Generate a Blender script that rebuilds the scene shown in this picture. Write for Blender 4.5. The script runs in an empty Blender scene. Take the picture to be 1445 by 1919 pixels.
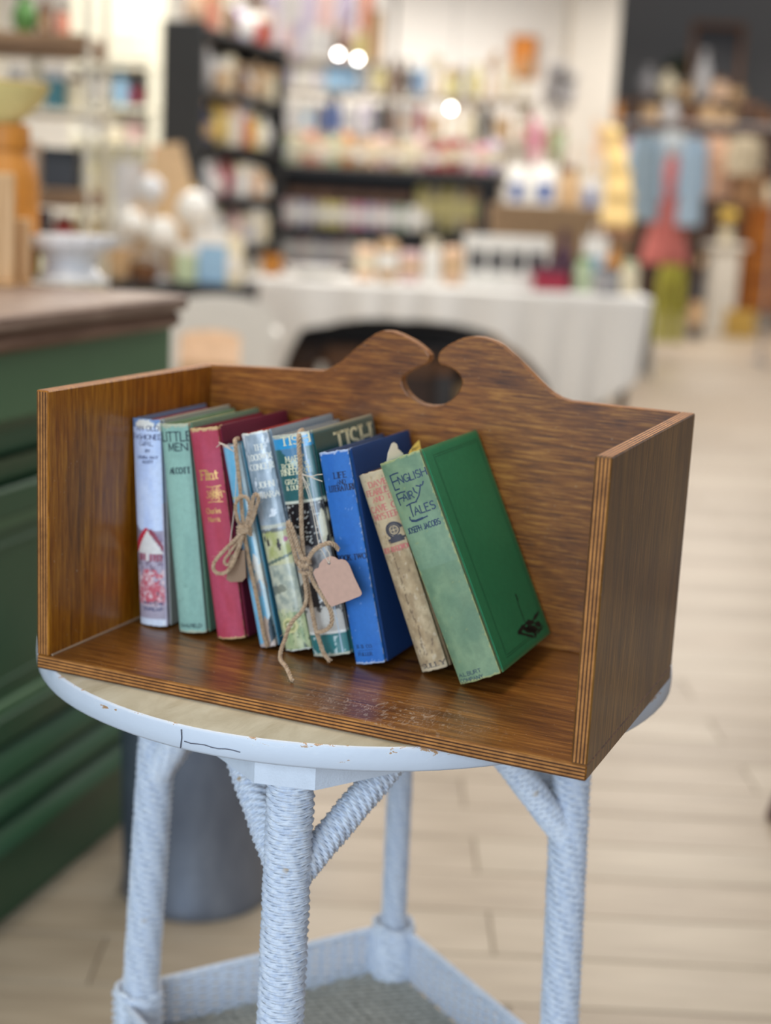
import bpy, bmesh, math, random
import numpy as np
from mathutils import Matrix, Vector
# ------------------------------------------------------------------ camera, world, lights, exposure
sc = bpy.context.scene
COL = sc.collection
FPX = 2712.5
YAW, PITCH, ROLL = 0.4063, -0.2133, 0.0495
CAM_H = 1.22
def camera_axes(a, p, r):
    cy, sy = math.cos(a), math.sin(a)
    f = np.array([-sy*math.cos(p), cy*math.cos(p), math.sin(p)])
    R0 = np.array([cy, sy, 0.0]); U0 = np.cross(R0, f)
    return R0*math.cos(r)+U0*math.sin(r), U0*math.cos(r)-R0*math.sin(r), f
cd = bpy.data.cameras.new('camera'); cam = bpy.data.objects.new('camera', cd); COL.objects.link(cam)
R_, U_, F_ = camera_axes(0, PITCH, ROLL)
m = Matrix.Identity(4)
for i in range(3):
    m[i][0], m[i][1], m[i][2] = R_[i], U_[i], -F_[i]
m[2][3] = CAM_H
cam.matrix_world = m
cd.sensor_fit = 'HORIZONTAL'; cd.sensor_width = 36; cd.lens = FPX/1445*36
cd.clip_start = 0.05; cd.clip_end = 100
cd.dof.use_dof = True; cd.dof.focus_distance = 1.17; cd.dof.aperture_fstop = 3.8
sc.camera = cam
w = bpy.data.worlds.new('shop_ambient'); sc.world = w; w.use_nodes = True
w.node_tree.nodes['Background'].inputs[0].default_value = (0.93, 0.95, 1.0, 1)
w.node_tree.nodes['Background'].inputs[1].default_value = 0.27
def area(name, loc, target, sx, sy, power, color):
    l = bpy.data.lights.new(name, 'AREA'); l.shape = 'RECTANGLE'; l.size = sx; l.size_y = sy; l.energy = power; l.color = color
    o = bpy.data.objects.new(name, l); COL.objects.link(o); o.location = loc
    o.rotation_euler = (Vector(target)-Vector(loc)).to_track_quat('-Z', 'Y').to_euler()
    return o
area('shop_window_light', (-1.3, -2.6, 1.75), (0.0, 1.5, 0.75), 3.2, 2.2, 128, (0.68, 0.84, 1.0))
area('ceiling_panel_light', (-0.5, 1.9, 3.1), (-0.35, 1.9, 0), 1.2, 1.2, 32, (1.0, 0.88, 0.70))
for i, (x, y, p) in enumerate(((-0.6, 5.0, 50), (1.6, 4.6, 25), (-1.4, 8.6, 84), (1.8, 8.6, 80), (-0.6, 12.8, 150), (3.0, 13.2, 75), (3.6, 16.6, 60))):
    area('ceiling_panel_light', (x, y, 3.4), (x, y, 0), 1.6, 1.6, p, (1.0, 0.94, 0.86))
sc.view_settings.view_transform = 'Standard'; sc.view_settings.look = 'None'
sc.view_settings.exposure = 0.25; sc.view_settings.gamma = 1.0; sc.view_settings.use_curve_mapping = False
try:
    sc.cycles.use_denoising = True; sc.cycles.max_bounces = 6; sc.cycles.caustics_reflective = False; sc.cycles.caustics_refractive = False
except Exception:
    pass
random.seed(5); rng = np.random.RandomState(7)
# ------------------------------------------------------------------ frames: the trough stands turned on its table
TROUGH = Matrix.Translation((-0.3042, 1.2309, CAM_H-0.4247)) @ Matrix.Rotation(-YAW, 4, 'Z')
CT = np.array([0.7659, -1.0105, 0.4247]); RT, UT, FT = camera_axes(YAW, PITCH, ROLL)
def ray_t(px, py): return FT+RT*(px-722.5)/FPX-UT*(py-959.5)/FPX
def pt_plane(px, py, p0, n):
    d = ray_t(px, py); n = np.array(n, float); return CT+d*(((np.array(p0)-CT)@n)/(d@n))
def pt_y(px, py, y): return pt_plane(px, py, (0, y, 0), (0, 1, 0))
def pt_z(px, py, z): return pt_plane(px, py, (0, 0, z), (0, 0, 1))
def wp(px, py, Y):
    d = F_+R_*(px-722.5)/FPX-U_*(py-959.5)/FPX; d = d*(Y/d[1]); return Vector((d[0], Y, CAM_H+d[2]))
def wz(px, py, z=0.0):
    d = F_+R_*(px-722.5)/FPX-U_*(py-959.5)/FPX; d = d*((z-CAM_H)/d[2]); return Vector((d[0], d[1], z))
def S(r, g, b):
    f = lambda c: (c/255/12.92 if c <= 10 else ((c/255+0.055)/1.055)**2.4)
    return (f(r), f(g), f(b))
# ------------------------------------------------------------------ mesh builder
class MB:
    def __init__(self): self.v = []; self.f = []; self.mi = []; self.n = 0; self.cur = 0; self.col = None
    def add(self, v, f):
        v = np.asarray(v, float).reshape(-1, 3); self.v.append(v)
        for q in f: self.f.append([i+self.n for i in q])
        self.mi += [self.cur]*len(f); self.n += len(v); return self
    def box(self, x0, x1, y0, y1, z0, z1, b=0.0, M=None):
        if x0 > x1: x0, x1 = x1, x0
        if y0 > y1: y0, y1 = y1, y0
        if z0 > z1: z0, z1 = z1, z0
        b = min(b, .45*min(x1-x0, y1-y0, z1-z0))
        c = np.array([(x0+x1)/2, (y0+y1)/2, (z0+z1)/2]); h = np.array([(x1-x0)/2, (y1-y0)/2, (z1-z0)/2])
        if b <= 0:
            v = [c+h*np.array(s) for s in ((-1,-1,-1),(1,-1,-1),(1,1,-1),(-1,1,-1),(-1,-1,1),(1,-1,1),(1,1,1),(-1,1,1))]
            f = [(3,2,1,0),(4,5,6,7),(0,1,5,4),(1,2,6,5),(2,3,7,6),(3,0,4,7)]
        else:
            v = []; idx = {}
            for sx in (-1,1):
                for sy in (-1,1):
                    for sz in (-1,1):
                        for ax in range(3):
                            o = h-b; o = o.copy(); o[ax] = h[ax]; idx[(sx,sy,sz,ax)] = len(v); v.append(c+o*np.array((sx,sy,sz)))
            f = []
            for ax in range(3):
                a1, a2 = (ax+1) % 3, (ax+2) % 3
                for s in (-1,1):
                    q = []
                    for t1, t2 in ((-1,-1),(1,-1),(1,1),(-1,1)):
                        k = [0,0,0]; k[ax] = s; k[a1] = t1; k[a2] = t2; q.append(idx[(*k, ax)])
                    f.append(q if s > 0 else q[::-1])
                for t1 in (-1,1):
                    for t2 in (-1,1):
                        k0 = [0,0,0]; k0[ax] = -1; k0[a1] = t1; k0[a2] = t2; k1 = list(k0); k1[ax] = 1
                        q = [idx[(*k0,a1)], idx[(*k1,a1)], idx[(*k1,a2)], idx[(*k0,a2)]]
                        f.append(q if t1*t2 < 0 else q[::-1])
            for sx in (-1,1):
                for sy in (-1,1):
                    for sz in (-1,1):
                        q = [idx[(sx,sy,sz,k)] for k in range(3)]; f.append(q if sx*sy*sz > 0 else q[::-1])
        v = np.array(v)
        if M is not None: v = np.array([M @ Vector(p) for p in v])
        return self.add(v, f)
    def lathe(self, prof, n=20, o=(0,0,0), sx=1, sy=1, wob=None):
        v = []; f = []
        for (r, z) in prof:
            for i in range(n):
                a = 2*math.pi*i/n; rr = r*(1+(wob(a, z) if wob else 0)); v.append((o[0]+sx*rr*math.cos(a), o[1]+sy*rr*math.sin(a), o[2]+z))
        k = len(prof)
        for j in range(k-1):
            for i in range(n):
                f.append((j*n+i, j*n+(i+1) % n, (j+1)*n+(i+1) % n, (j+1)*n+i))
        f.append(tuple(range(n))[::-1]); f.append(tuple((k-1)*n+i for i in range(n)))
        return self.add(v, f)
    def tube(self, pts, r, n=8, twist=0.0, close=False):
        P = np.array(pts, float); K = len(P); rr = np.full(K, r) if np.isscalar(r) else np.array(r, float)
        T = np.gradient(P, axis=0); T /= np.linalg.norm(T, axis=1)[:, None]+1e-12
        up = np.array([0,0,1.0]) if abs(T[0][2]) < .9 else np.array([1.0,0,0])
        N = up-T[0]*(up@T[0]); N /= np.linalg.norm(N); v = []; f = []
        for k in range(K):
            N = N-T[k]*(N@T[k]); N /= np.linalg.norm(N)+1e-12; B = np.cross(T[k], N)
            a = 2*math.pi*np.arange(n)/n
            v.append(P[k]+rr[k]*(np.cos(a)[:,None]*N+np.sin(a)[:,None]*B))
        for k in range(K-1):
            for i in range(n): f.append((k*n+i, k*n+(i+1) % n, (k+1)*n+(i+1) % n, (k+1)*n+i))
        f.append(tuple(range(n))[::-1]); f.append(tuple((K-1)*n+i for i in range(n)))
        return self.add(np.vstack(v), f)
    def loft(self, rings, n=16):
        v = []; f = []; K = len(rings)
        for (c, rx, ry) in rings:
            for i in range(n):
                a = 2*math.pi*i/n; v.append((c[0]+rx*math.cos(a), c[1]+ry*math.sin(a), c[2]))
        for k in range(K-1):
            for i in range(n): f.append((k*n+i, k*n+(i+1) % n, (k+1)*n+(i+1) % n, (k+1)*n+i))
        f.append(tuple(range(n))[::-1]); f.append(tuple((K-1)*n+i for i in range(n)))
        return self.add(v, f)
    def grid(self, X, Y, Z):
        a, b = X.shape; f = []
        for i in range(a-1):
            for j in range(b-1): f.append((i*b+j, (i+1)*b+j, (i+1)*b+j+1, i*b+j+1))
        return self.add(np.stack([X, Y, Z], -1).reshape(-1, 3), f)
    def prism(self, poly, fn, rev=False):
        # poly: list of 2-D points; fn(u, v, side) -> 3-D point, side 0 / 1
        n = len(poly); v = [fn(p[0], p[1], 0) for p in poly]+[fn(p[0], p[1], 1) for p in poly]
        f = [tuple(range(n))[::-1], tuple(range(n, 2*n))]
        f += [(i, (i+1) % n, n+(i+1) % n, n+i) for i in range(n)]
        if rev: f = [q[::-1] for q in f]
        return self.add(v, f)
    def build(self, name, mats, parent=None, smooth=True, loc=None, angle=0.6, bevel=0):
        me = bpy.data.meshes.new(name); V = np.vstack(self.v)
        me.from_pydata(V.tolist(), [], self.f)
        if not isinstance(mats, (list, tuple)): mats = [mats]
        for mm in mats: me.materials.append(mm)
        if len(mats) > 1: me.polygons.foreach_set('material_index', self.mi)
        big = [i for i, q in enumerate(self.f) if len(q) > 4]
        if big:
            bm = bmesh.new(); bm.from_mesh(me); bmesh.ops.triangulate(bm, faces=[fc for fc in bm.faces if len(fc.verts) > 4]); bmesh.ops.recalc_face_normals(bm, faces=bm.faces); bm.to_mesh(me); bm.free()
        if self.col is not None:
            a = me.color_attributes.new('Col', 'FLOAT_COLOR', 'POINT'); c = np.ones((len(V), 4), np.float32); c[:, :3] = self.col; a.data.foreach_set('color', c.ravel())
        if smooth:
            me.shade_smooth(); 
            try: me.set_sharp_from_angle(angle=angle)
            except Exception: pass
        me.update()
        o = bpy.data.objects.new(name, me); COL.objects.link(o)
        if parent is not None: o.parent = parent
        if loc is not None: o.location = loc
        return o
def tag(o, label=None, cat=None, group=None, kind=None):
    if label: o['label'] = label
    if cat: o['category'] = cat
    if group: o['group'] = group
    if kind: o['kind'] = kind
    return o
def empty(name, label, cat, loc=(0,0,0), rz=0.0, group=None, M=None):
    o = bpy.data.objects.new(name, None); COL.objects.link(o); o.empty_display_size = .05
    if M is not None: o.matrix_world = M
    else: o.location = loc; o.rotation_euler = (0, 0, rz)
    return tag(o, label, cat, group)
def copy_tree(o, parent=None):
    c = o.copy(); COL.objects.link(c)
    if parent is not None: c.parent = parent; c.matrix_parent_inverse = Matrix.Identity(4)
    for ch in list(o.children): copy_tree(ch, c)
    return c
# ------------------------------------------------------------------ materials
class N:
    def __init__(self, name):
        self.m = bpy.data.materials.new(name); self.m.use_nodes = True; self.t = self.m.node_tree; self.b = self.t.nodes['Principled BSDF']
    def n(self, kind, **kw):
        x = self.t.nodes.new('ShaderNode'+kind)
        for k, v in kw.items():
            if k[0] == 'i' and k[1:].isdigit(): x.inputs[int(k[1:])].default_value = v
            elif k[0] == '_': x.inputs[k[1:].replace('_', ' ')].default_value = v
            else: setattr(x, k, v)
        return x
    def l(self, a, b): self.t.links.new(a, b)
    def coord(self, scale=(1,1,1), rot=(0,0,0)):
        tc = self.n('TexCoord'); mp = self.n('Mapping'); mp.inputs['Scale'].default_value = scale; mp.inputs['Rotation'].default_value = rot
        self.l(tc.outputs['Object'], mp.inputs['Vector']); return mp.outputs[0]
    def noise(self, vec, scale, detail=4, rough=.55, dist=0.0):
        x = self.n('TexNoise'); x.inputs['Scale'].default_value = scale; x.inputs['Detail'].default_value = detail; x.inputs['Roughness'].default_value = rough; x.inputs['Distortion'].default_value = dist
        self.l(vec, x.inputs['Vector']); return x.outputs['Fac']
    def ramp(self, fac, stops):
        x = self.n('ValToRGB'); e = x.color_ramp.elements
        while len(e) < len(stops): e.new(.5)
        for s, (p, c) in zip(e, stops): s.position = p; s.color = (*c, 1) if len(c) == 3 else c
        self.l(fac, x.inputs[0]); return x.outputs[0]
    def mix(self, fac, a, b, mode='MIX'):
        x = self.n('Mix', data_type='RGBA', blend_type=mode)
        for s, val in ((x.inputs['Factor'], fac), (x.inputs['A'], a), (x.inputs['B'], b)):
            if hasattr(val, 'is_linked') or hasattr(val, 'links'): self.l(val, s)
            elif isinstance(val, tuple): s.default_value = (*val, 1)[:4]
            else: s.default_value = val
        return next(o for o in x.outputs if o.type == 'RGBA')
    def math(self, op, a, b=None, clamp=False):
        x = self.n('Math', operation=op, use_clamp=clamp)
        for s, val in ((x.inputs[0], a), (x.inputs[1], b)):
            if val is None: continue
            if hasattr(val, 'links'): self.l(val, s)
            else: s.default_value = val
        return x.outputs[0]
    def bump(self, h, strength=.3, dist=.001):
        x = self.n('Bump'); x.inputs['Strength'].default_value = strength; x.inputs['Distance'].default_value = dist
        self.l(h, x.inputs['Height']); self.l(x.outputs[0], self.b.inputs['Normal'])
    def color(self, c):
        if isinstance(c, tuple): self.b.inputs['Base Color'].default_value = (*c, 1)
        else: self.l(c, self.b.inputs['Base Color'])
    def pr(self, rough=.5, metal=0.0, spec=None, coat=0.0, coatr=.1, sheen=0.0, trans=0.0):
        i = self.b.inputs; i['Roughness'].default_value = rough; i['Metallic'].default_value = metal
        if spec is not None: i['Specular IOR Level'].default_value = spec
        i['Coat Weight'].default_value = coat; i['Coat Roughness'].default_value = coatr; i['Sheen Weight'].default_value = sheen; i['Transmission Weight'].default_value = trans
        return self
_mc = {}
def plain(c, rough=.55, metal=0.0, vary=.12, scale=18, bump=.15, coat=0.0, sheen=0.0):
    key = (c, rough, metal, vary, scale, bump, coat, sheen)
    if key in _mc: return _mc[key]
    k = N('surface_%02x%02x%02x' % c); a = S(*c); v = k.coord()
    nz = k.noise(v, scale, 5)
    k.color(k.ramp(nz, [(.3, tuple(x*(1-vary) for x in a)), (.7, tuple(min(1, x*(1+vary)) for x in a))]))
    if bump: k.bump(k.noise(v, scale*8, 3), bump, .001)
    k.pr(rough, metal, coat=coat, sheen=sheen); _mc[key] = k.m
    return k.m
def wood(name, dark, mid, light, grain='X', fine=160, spec=.4, rough=.38, coat=.35, blotch=.5, stretch=.06, coatr=.18, scuff=None):
    k = N(name); s = {'X': (stretch,1,1), 'Y': (1,stretch,1), 'Z': (1,1,stretch)}[grain]
    v = k.coord(s); v2 = k.coord(tuple(.35 if x < 1 else 1 for x in s))
    g = k.noise(v, fine, 6, .65, .4); g2 = k.noise(v, fine*3.5, 3, .6)
    c = k.ramp(g, [(.30, S(*dark)), (.50, S(*mid)), (.68, S(*light))])
    st = k.ramp(g2, [(.35, (.5,.42,.36)), (.50, (1,1,1))])
    c = k.mix(.55, c, st, 'MULTIPLY')
    bl = k.ramp(k.noise(v2, 11, 5, .6, .8), [(.34, (.36,.26,.20)), (.52, (1,1,1))])
    c = k.mix(blotch, c, bl, 'MULTIPLY')
    sp = k.ramp(k.noise(k.coord(), 420, 2, .4), [(.735, (0,0,0)), (.76, (1,1,1))])
    c = k.mix(k.math('MULTIPLY', sp, .45), c, S(205,180,150))
    if scuff:   # a patch of whitish scratches and rings with a place of its own
        vd = k.n('VectorMath', operation='DISTANCE'); mp = k.n('Mapping'); tc = k.n('TexCoord'); mp.inputs['Scale'].default_value = (1, 2.2, 1); k.l(tc.outputs['Object'], mp.inputs['Vector']); k.l(mp.outputs[0], vd.inputs[0]); vd.inputs[1].default_value = (scuff[0], scuff[1]*2.2, scuff[2])
        near = k.ramp(vd.outputs['Value'], [(.02, (1,1,1)), (.11, (0,0,0))]); n1 = k.ramp(k.noise(k.coord((1,.5,1)), 190, 5, .75, 1.5), [(.53, (0,0,0)), (.63, (1,1,1))])
        c = k.mix(k.math('MULTIPLY', k.math('MULTIPLY', near, n1), .6), c, S(196,180,164))
    k.color(c); k.pr(rough, coat=coat, coatr=coatr, spec=spec)
    k.bump(k.math('ADD', g, k.math('MULTIPLY', g2, .6)), .22, .0006)
    return k.m
def ply(name, axis, t, off=0.0, light=(196,134,72), dark=(74,43,20)):
    k = N(name); tc = k.n('TexCoord'); sx = k.n('SeparateXYZ'); k.l(tc.outputs['Object'], sx.inputs[0])
    wob = k.noise(k.coord((1,1,1)), 14, 3)
    a = k.math('ADD', k.math('MULTIPLY', k.math('SUBTRACT', sx.outputs['XYZ'.index(axis)], off), 4.5/t), k.math('MULTIPLY', wob, .16))
    fr = k.math('FRACT', a)
    tri = k.math('ABSOLUTE', k.math('SUBTRACT', fr, .5))
    c = k.ramp(tri, [(.10, S(*dark)), (.20, S(*[int(.5*x+.5*y) for x, y in zip(dark, light)])), (.30, S(*light))])
    nz = k.noise(k.coord(), 60, 5, .7)
    c = k.mix(.75, c, k.ramp(nz, [(.3, (.38,.30,.25)), (.62, (1.05,1,.95))]), 'MULTIPLY')
    k.color(c); k.pr(.65, spec=.3); k.bump(k.math('ADD', k.math('MULTIPLY', tri, 1.0), nz), .2, .0004)
    return k.m
def attr_mat(name, rough=.55, weave=0.0, coat=0.0, vary=.1, coatr=.15):
    k = N(name); a = k.n('Attribute', attribute_name='Col'); v = k.coord()
    nz = k.noise(v, 240, 4, .7)
    c = k.mix(1.0, a.outputs['Color'], k.ramp(nz, [(.25, (1-vary,)*3), (.75, (1+vary,)*3)]), 'MULTIPLY')
    if weave:
        wa = k.n('TexWave', bands_direction='Z', _Scale=330.0, _Distortion=1.2); k.l(v, wa.inputs['Vector'])
        wb = k.n('TexWave', bands_direction='X', _Scale=330.0, _Distortion=1.2); k.l(v, wb.inputs['Vector'])
        h = k.math('ADD', wa.outputs['Fac'], wb.outputs['Fac'])
        c = k.mix(weave*.55, c, k.ramp(h, [(.2, (.62,)*3), (.9, (1.15,)*3)]), 'MULTIPLY')
        k.bump(h, weave*.5, .0004)
    else: k.bump(nz, .12, .0004)
    k.color(c); k.pr(rough, coat=coat, coatr=coatr)
    return k.m
# ------------------------------------------------------------------ floor, walls
fl_m = []
for i, (a, b) in enumerate((((160,144,124),(180,164,144)), ((150,134,114),(172,156,136)), ((168,153,134),(186,172,152)))):
    k = N('floor_plank_%d' % i); v = k.coord((.12,1,1)); g = k.noise(v, 34, 5, .6, .3)
    k.color(k.mix(.55, k.ramp(g, [(.3, S(*a)), (.66, S(*b))]), k.ramp(k.noise(v, 9, 3), [(.3, (.74,.70,.64)), (.6, (1,1,1))]), 'MULTIPLY')); k.pr(.42, coat=.12, coatr=.35); k.bump(g, .15, .001); fl_m.append(k.m)
sub = MB(); sub.box(-9, 11, -4, 24, -.05, -.004); floor = tag(sub.build('floor', plain((120,105,88), .8)), kind='structure')
PW, PL = .15, 1.3; planks = []
meshes = []
for mm in fl_m:
    b = MB(); b.box(0, PL-.003, 0, PW-.003, -.004, 0, .0012); o = b.build('plank', mm, floor, smooth=False); meshes.append(o)
first = list(meshes); cnt = 0; far = [MB() for _ in fl_m]
for r in range(int(19/PW)):
    y = 1.9+r*PW; half = .30*y+.5; x = -half-((r*.47) % 1.0)*PL
    while x < half:
        k = random.choice((0,0,1,2,2))
        if y < 8.3 and cnt < 297:
            o = first[k] if first[k] is not None else meshes[k].copy()
            if first[k] is None: COL.objects.link(o); o.parent = floor
            first[k] = None; o.location = (x, y, random.uniform(-.0004, .0004)); cnt += 1
        else: far[k].box(x, x+PL-.003, y, y+PW-.003, -.004, 0)
        x += PL
for k, b in enumerate(far):
    if b.n: tag(b.build('plank_field', fl_m[k], floor, smooth=False), kind='stuff')
wl = MB(); wl.box(-6, 2.02, 15.2, 15.35, 0, 5); wl.box(-6, 2.02, 15.18, 15.2, 0, .12)
tag(wl.build('wall_back', plain((240,238,234), .8, vary=.02)), kind='structure')
wg = MB(); wg.box(1.8, 9, 20.5, 20.65, 0, 5.5); wg.box(1.8, 9, 20.48, 20.5, 0, .14)
tag(wg.build('wall_far', plain((124,122,120), .8, vary=.03)), kind='structure')
wc = MB(); wc.box(1.56, 2.02, 14.6, 15.2, 0, 5, .02); wc.box(1.54, 2.04, 14.58, 15.2, 0, .15, .01)
tag(wc.build('trim_1', plain((206,200,190), .8, vary=.03)), kind='structure')
ws = MB(); ws.box(-4.2, -4.05, 2.5, 15.2, 0, 5); ws.box(-4.05, -4.03, 2.5, 15.2, 0, .12)
tag(ws.build('wall_left', plain((232,228,214), .8, vary=.02)), kind='structure')
# ------------------------------------------------------------------ book trough (the frame of the whole still life)
W_, D_, H_, T_ = .507, .2823, .25, .0128
tr = empty('book_trough', 'brown stained plywood book trough with keyhole handle back holding old books', 'book trough', M=TROUGH)
wz_m = wood('trough_wood_upright', (112,62,8), (166,102,18), (198,134,36), 'Z', 260, blotch=.8, coat=.25)
wx_m = wood('trough_wood_back', (74,38,8), (138,80,24), (188,126,52), 'X', 430, blotch=.7, coat=.2)
wb_m = wood('trough_wood_base', (84,48,14), (134,83,28), (172,118,52), 'X', 240, rough=.36, blotch=.85, coat=.3, coatr=.22, scuff=(.33, .032, .0128))
wo_m = wood('trough_wood_shaded', (78,48,16), (122,82,32), (164,116,54), 'Z', 260, rough=.34, blotch=.85, coat=.3, coatr=.16)  # same wood as the left upright, the right panel's shade put into darker tones
def edge_assign(o, axis_normals):
    # slot 1 on faces whose normal follows one of the listed axes (the sawn plywood edges)
    for p in o.data.polygons:
        n = p.normal
        if any(abs(n[a]) > .8 for a in axis_normals): p.material_index = 1
def board(name, x0, x1, y0, y1, z0, z1, mats, edges, label=None):
    b = MB(); b.box(x0, x1, y0, y1, z0, z1, .0011); o = b.build(name, mats, tr, smooth=False); edge_assign(o, edges)
    if label: o['label'] = label
    return o
board('base_board', 0, W_, 0, D_, 0, T_, [wb_m, ply('ply_edge_base', 'Z', T_), wo_m], (0, 1))
for p in bpy.data.objects['base_board'].data.polygons:
    if abs(p.normal[0]) > .8: p.material_index = 2
board('side_panel', 0, T_, 0, D_, T_, H_, [wz_m, ply('ply_edge_side', 'X', T_)], (1, 2))
sp2 = board('side_panel', W_-T_, W_, 0, D_, T_, H_, [wo_m, ply('ply_edge_side_outer', 'X', T_, W_-T_)], (1, 2))
b_ = MB(); b_.box(T_-.0004, T_+.0016, .004, D_-T_, T_-.0004, T_+.0013, .0005); b_.build('pale_joint_strip', plain((176,150,124), .7), tr, smooth=False)  # thin pale strip along the bottom seam of the left panel
outline = [(605,695),(622,688),(637,679),(651,667),(665,654),(679,643),(692,633),(704,625),(717,620),(734,621),(750,627),(764,634),(777,641),(789,650),(798,658),(804,666),(804,675),(800,681),(791,686),(781,689),(770,695),(761,701),(754,707),(752,714),(754,723),(758,732),(767,743),(777,751),(790,758),(804,761),(818,761),(831,759),(843,752),(854,743),(861,732),(866,720),(866,713),(864,708),(860,701),(854,695),(845,689),(835,685),(826,683),(821,677),(821,670),(823,662),(829,655),(838,648),(849,642),(859,637),(870,633),(885,631),(901,632),(915,636),(928,641),(940,648),(951,658),(964,669),(978,683),(992,697),(1006,712),(1020,726),(1033,737),(1048,746),(1066,752)]
op = [pt_y(px, py, D_-T_) for px, py in outline]
prof = [(T_, T_), (T_, H_)]+[(p[0], p[2]) for p in op]+[(W_-T_, H_), (W_-T_, T_)]
bk = MB(); nb = len(prof)
bk.prism(prof, lambda u, v, s: (u, D_-T_ if s == 0 else D_, v), True)
bo = bk.build('back_panel', [wx_m, ply('ply_edge_back', 'Y', T_, D_-T_)], tr, smooth=False)
for p in bo.data.polygons:
    if abs(p.normal[1]) < .5: p.material_index = 1
bv = bo.modifiers.new('bevel', 'BEVEL'); bv.width = .0009; bv.segments = 2; bv.limit_method = 'ANGLE'; bv.angle_limit = 1.0
# ------------------------------------------------------------------ single-stroke lettering cut into flat print
def A(cx, cy, rx, ry, a0, a1, n=10): return [(cx+rx*math.cos(math.radians(a0+(a1-a0)*i/n)), cy+ry*math.sin(math.radians(a0+(a1-a0)*i/n))) for i in range(n+1)]
G = {
'A': (.8, [[(0,0),(.4,1),(.8,0)], [(.16,.36),(.64,.36)]]), 'B': (.62, [[(0,0),(0,1)], [(0,1)]+A(.3,.76,.26,.24,90,-90)+[(0,.52)], [(0,.52)]+A(.32,.26,.3,.26,90,-90)+[(0,0)]]),
'C': (.72, [A(.42,.5,.42,.5,48,312,16)]), 'D': (.74, [[(0,0),(0,1)], [(0,1)]+A(.3,.5,.44,.5,90,-90,14)+[(0,0)]]), 'E': (.56, [[(0,0),(0,1)], [(0,1),(.54,1)], [(0,.53),(.42,.53)], [(0,0),(.56,0)]]),
'F': (.54, [[(0,0),(0,1)], [(0,1),(.54,1)], [(0,.53),(.42,.53)]]), 'G': (.78, [A(.42,.5,.42,.5,48,345,16), [(.82,0),(.82,.42)], [(.5,.42),(.82,.42)]]), 'H': (.7, [[(0,0),(0,1)], [(.7,0),(.7,1)], [(0,.52),(.7,.52)]]),
'I': (.06, [[(.03,0),(.03,1)]]), 'J': (.42, [[(.4,1),(.4,.22)]+A(.2,.22,.2,.22,0,-150,8)]), 'K': (.66, [[(0,0),(0,1)], [(.62,1),(.02,.42)], [(.22,.6),(.66,0)]]), 'L': (.54, [[(0,1),(0,0)], [(0,0),(.54,0)]]),
'M': (.88, [[(.04,0),(.08,1)], [(.08,1),(.44,.12),(.8,1)], [(.8,1),(.84,0)]]), 'N': (.74, [[(0,0),(0,1)], [(0,1),(.74,0)], [(.74,0),(.74,1)]]), 'O': (.86, [A(.43,.5,.43,.5,90,450,22)]),
'P': (.6, [[(0,0),(0,1)], [(0,1)]+A(.28,.73,.3,.27,90,-90)+[(0,.46)]]), 'R': (.66, [[(0,0),(0,1)], [(0,1)]+A(.28,.74,.3,.26,90,-90)+[(0,.48)], [(.28,.48),(.66,0)]]),
'S': (.58, [A(.29,.75,.26,.25,40,270,10)+A(.29,.25,.28,.25,90,-140,11)]), 'T': (.7, [[(.35,0),(.35,1)], [(0,1),(.7,1)]]), 'U': (.7, [[(0,1),(0,.32)]+A(.35,.32,.35,.32,180,360,10)+[(.7,1)]]),
'V': (.76, [[(0,1),(.38,0),(.76,1)]]), 'W': (1.05, [[(0,1),(.26,0),(.52,1)], [(.52,1),(.79,0),(1.05,1)]]), 'Y': (.72, [[(0,1),(.36,.45)], [(.72,1),(.36,.45)], [(.36,.45),(.36,0)]]),
'&': (.74, [[(.72,0),(.16,.72)]+A(.32,.8,.16,.2,200,-20,9)+[(.1,.36)]+A(.28,.22,.26,.22,140,330,9)+[(.7,.46)]]), '.': (.06, [[(.03,0),(.03,.07)]]), "'": (.06, [[(.03,.98),(.0,.76)]]),
'l': (.08, [[(.04,0),(.04,1.0)]]), 'i': (.08, [[(.04,0),(.04,.62)], [(.04,.78),(.04,.88)]]), 'n': (.44, [[(0,0),(0,.62)], [(0,.44)]+A(.22,.42,.22,.2,150,0,8)+[(.44,0)]]), 't': (.34, [[(.15,.9),(.15,.1),(.3,.02)], [(0,.62),(.34,.62)]]),
'h': (.44, [[(0,0),(0,1)], [(0,.44)]+A(.22,.42,.22,.2,150,0,8)+[(.44,0)]]), 'a': (.44, [A(.21,.3,.21,.3,60,300,12), [(.43,.6),(.43,0)]]), 'r': (.32, [[(0,0),(0,.62)], [(0,.4)]+A(.18,.42,.18,.2,160,50,6)]),
'e': (.46, [[(.02,.34),(.44,.34)]+A(.23,.31,.22,.31,5,310,14)]), 's': (.36, [A(.18,.46,.16,.15,40,270,8)+A(.18,.16,.17,.15,90,-140,8)]), 'o': (.46, [A(.23,.31,.23,.31,90,450,16)]), 'y': (.42, [[(0,.62),(.21,.02)], [(.42,.62),(.12,-.26)]]), 'u': (.42, [[(0,.62),(0,.2)]+A(.21,.2,.21,.2,180,360,8)+[(.42,.62)]]), 'M2': (0, []),
}
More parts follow.
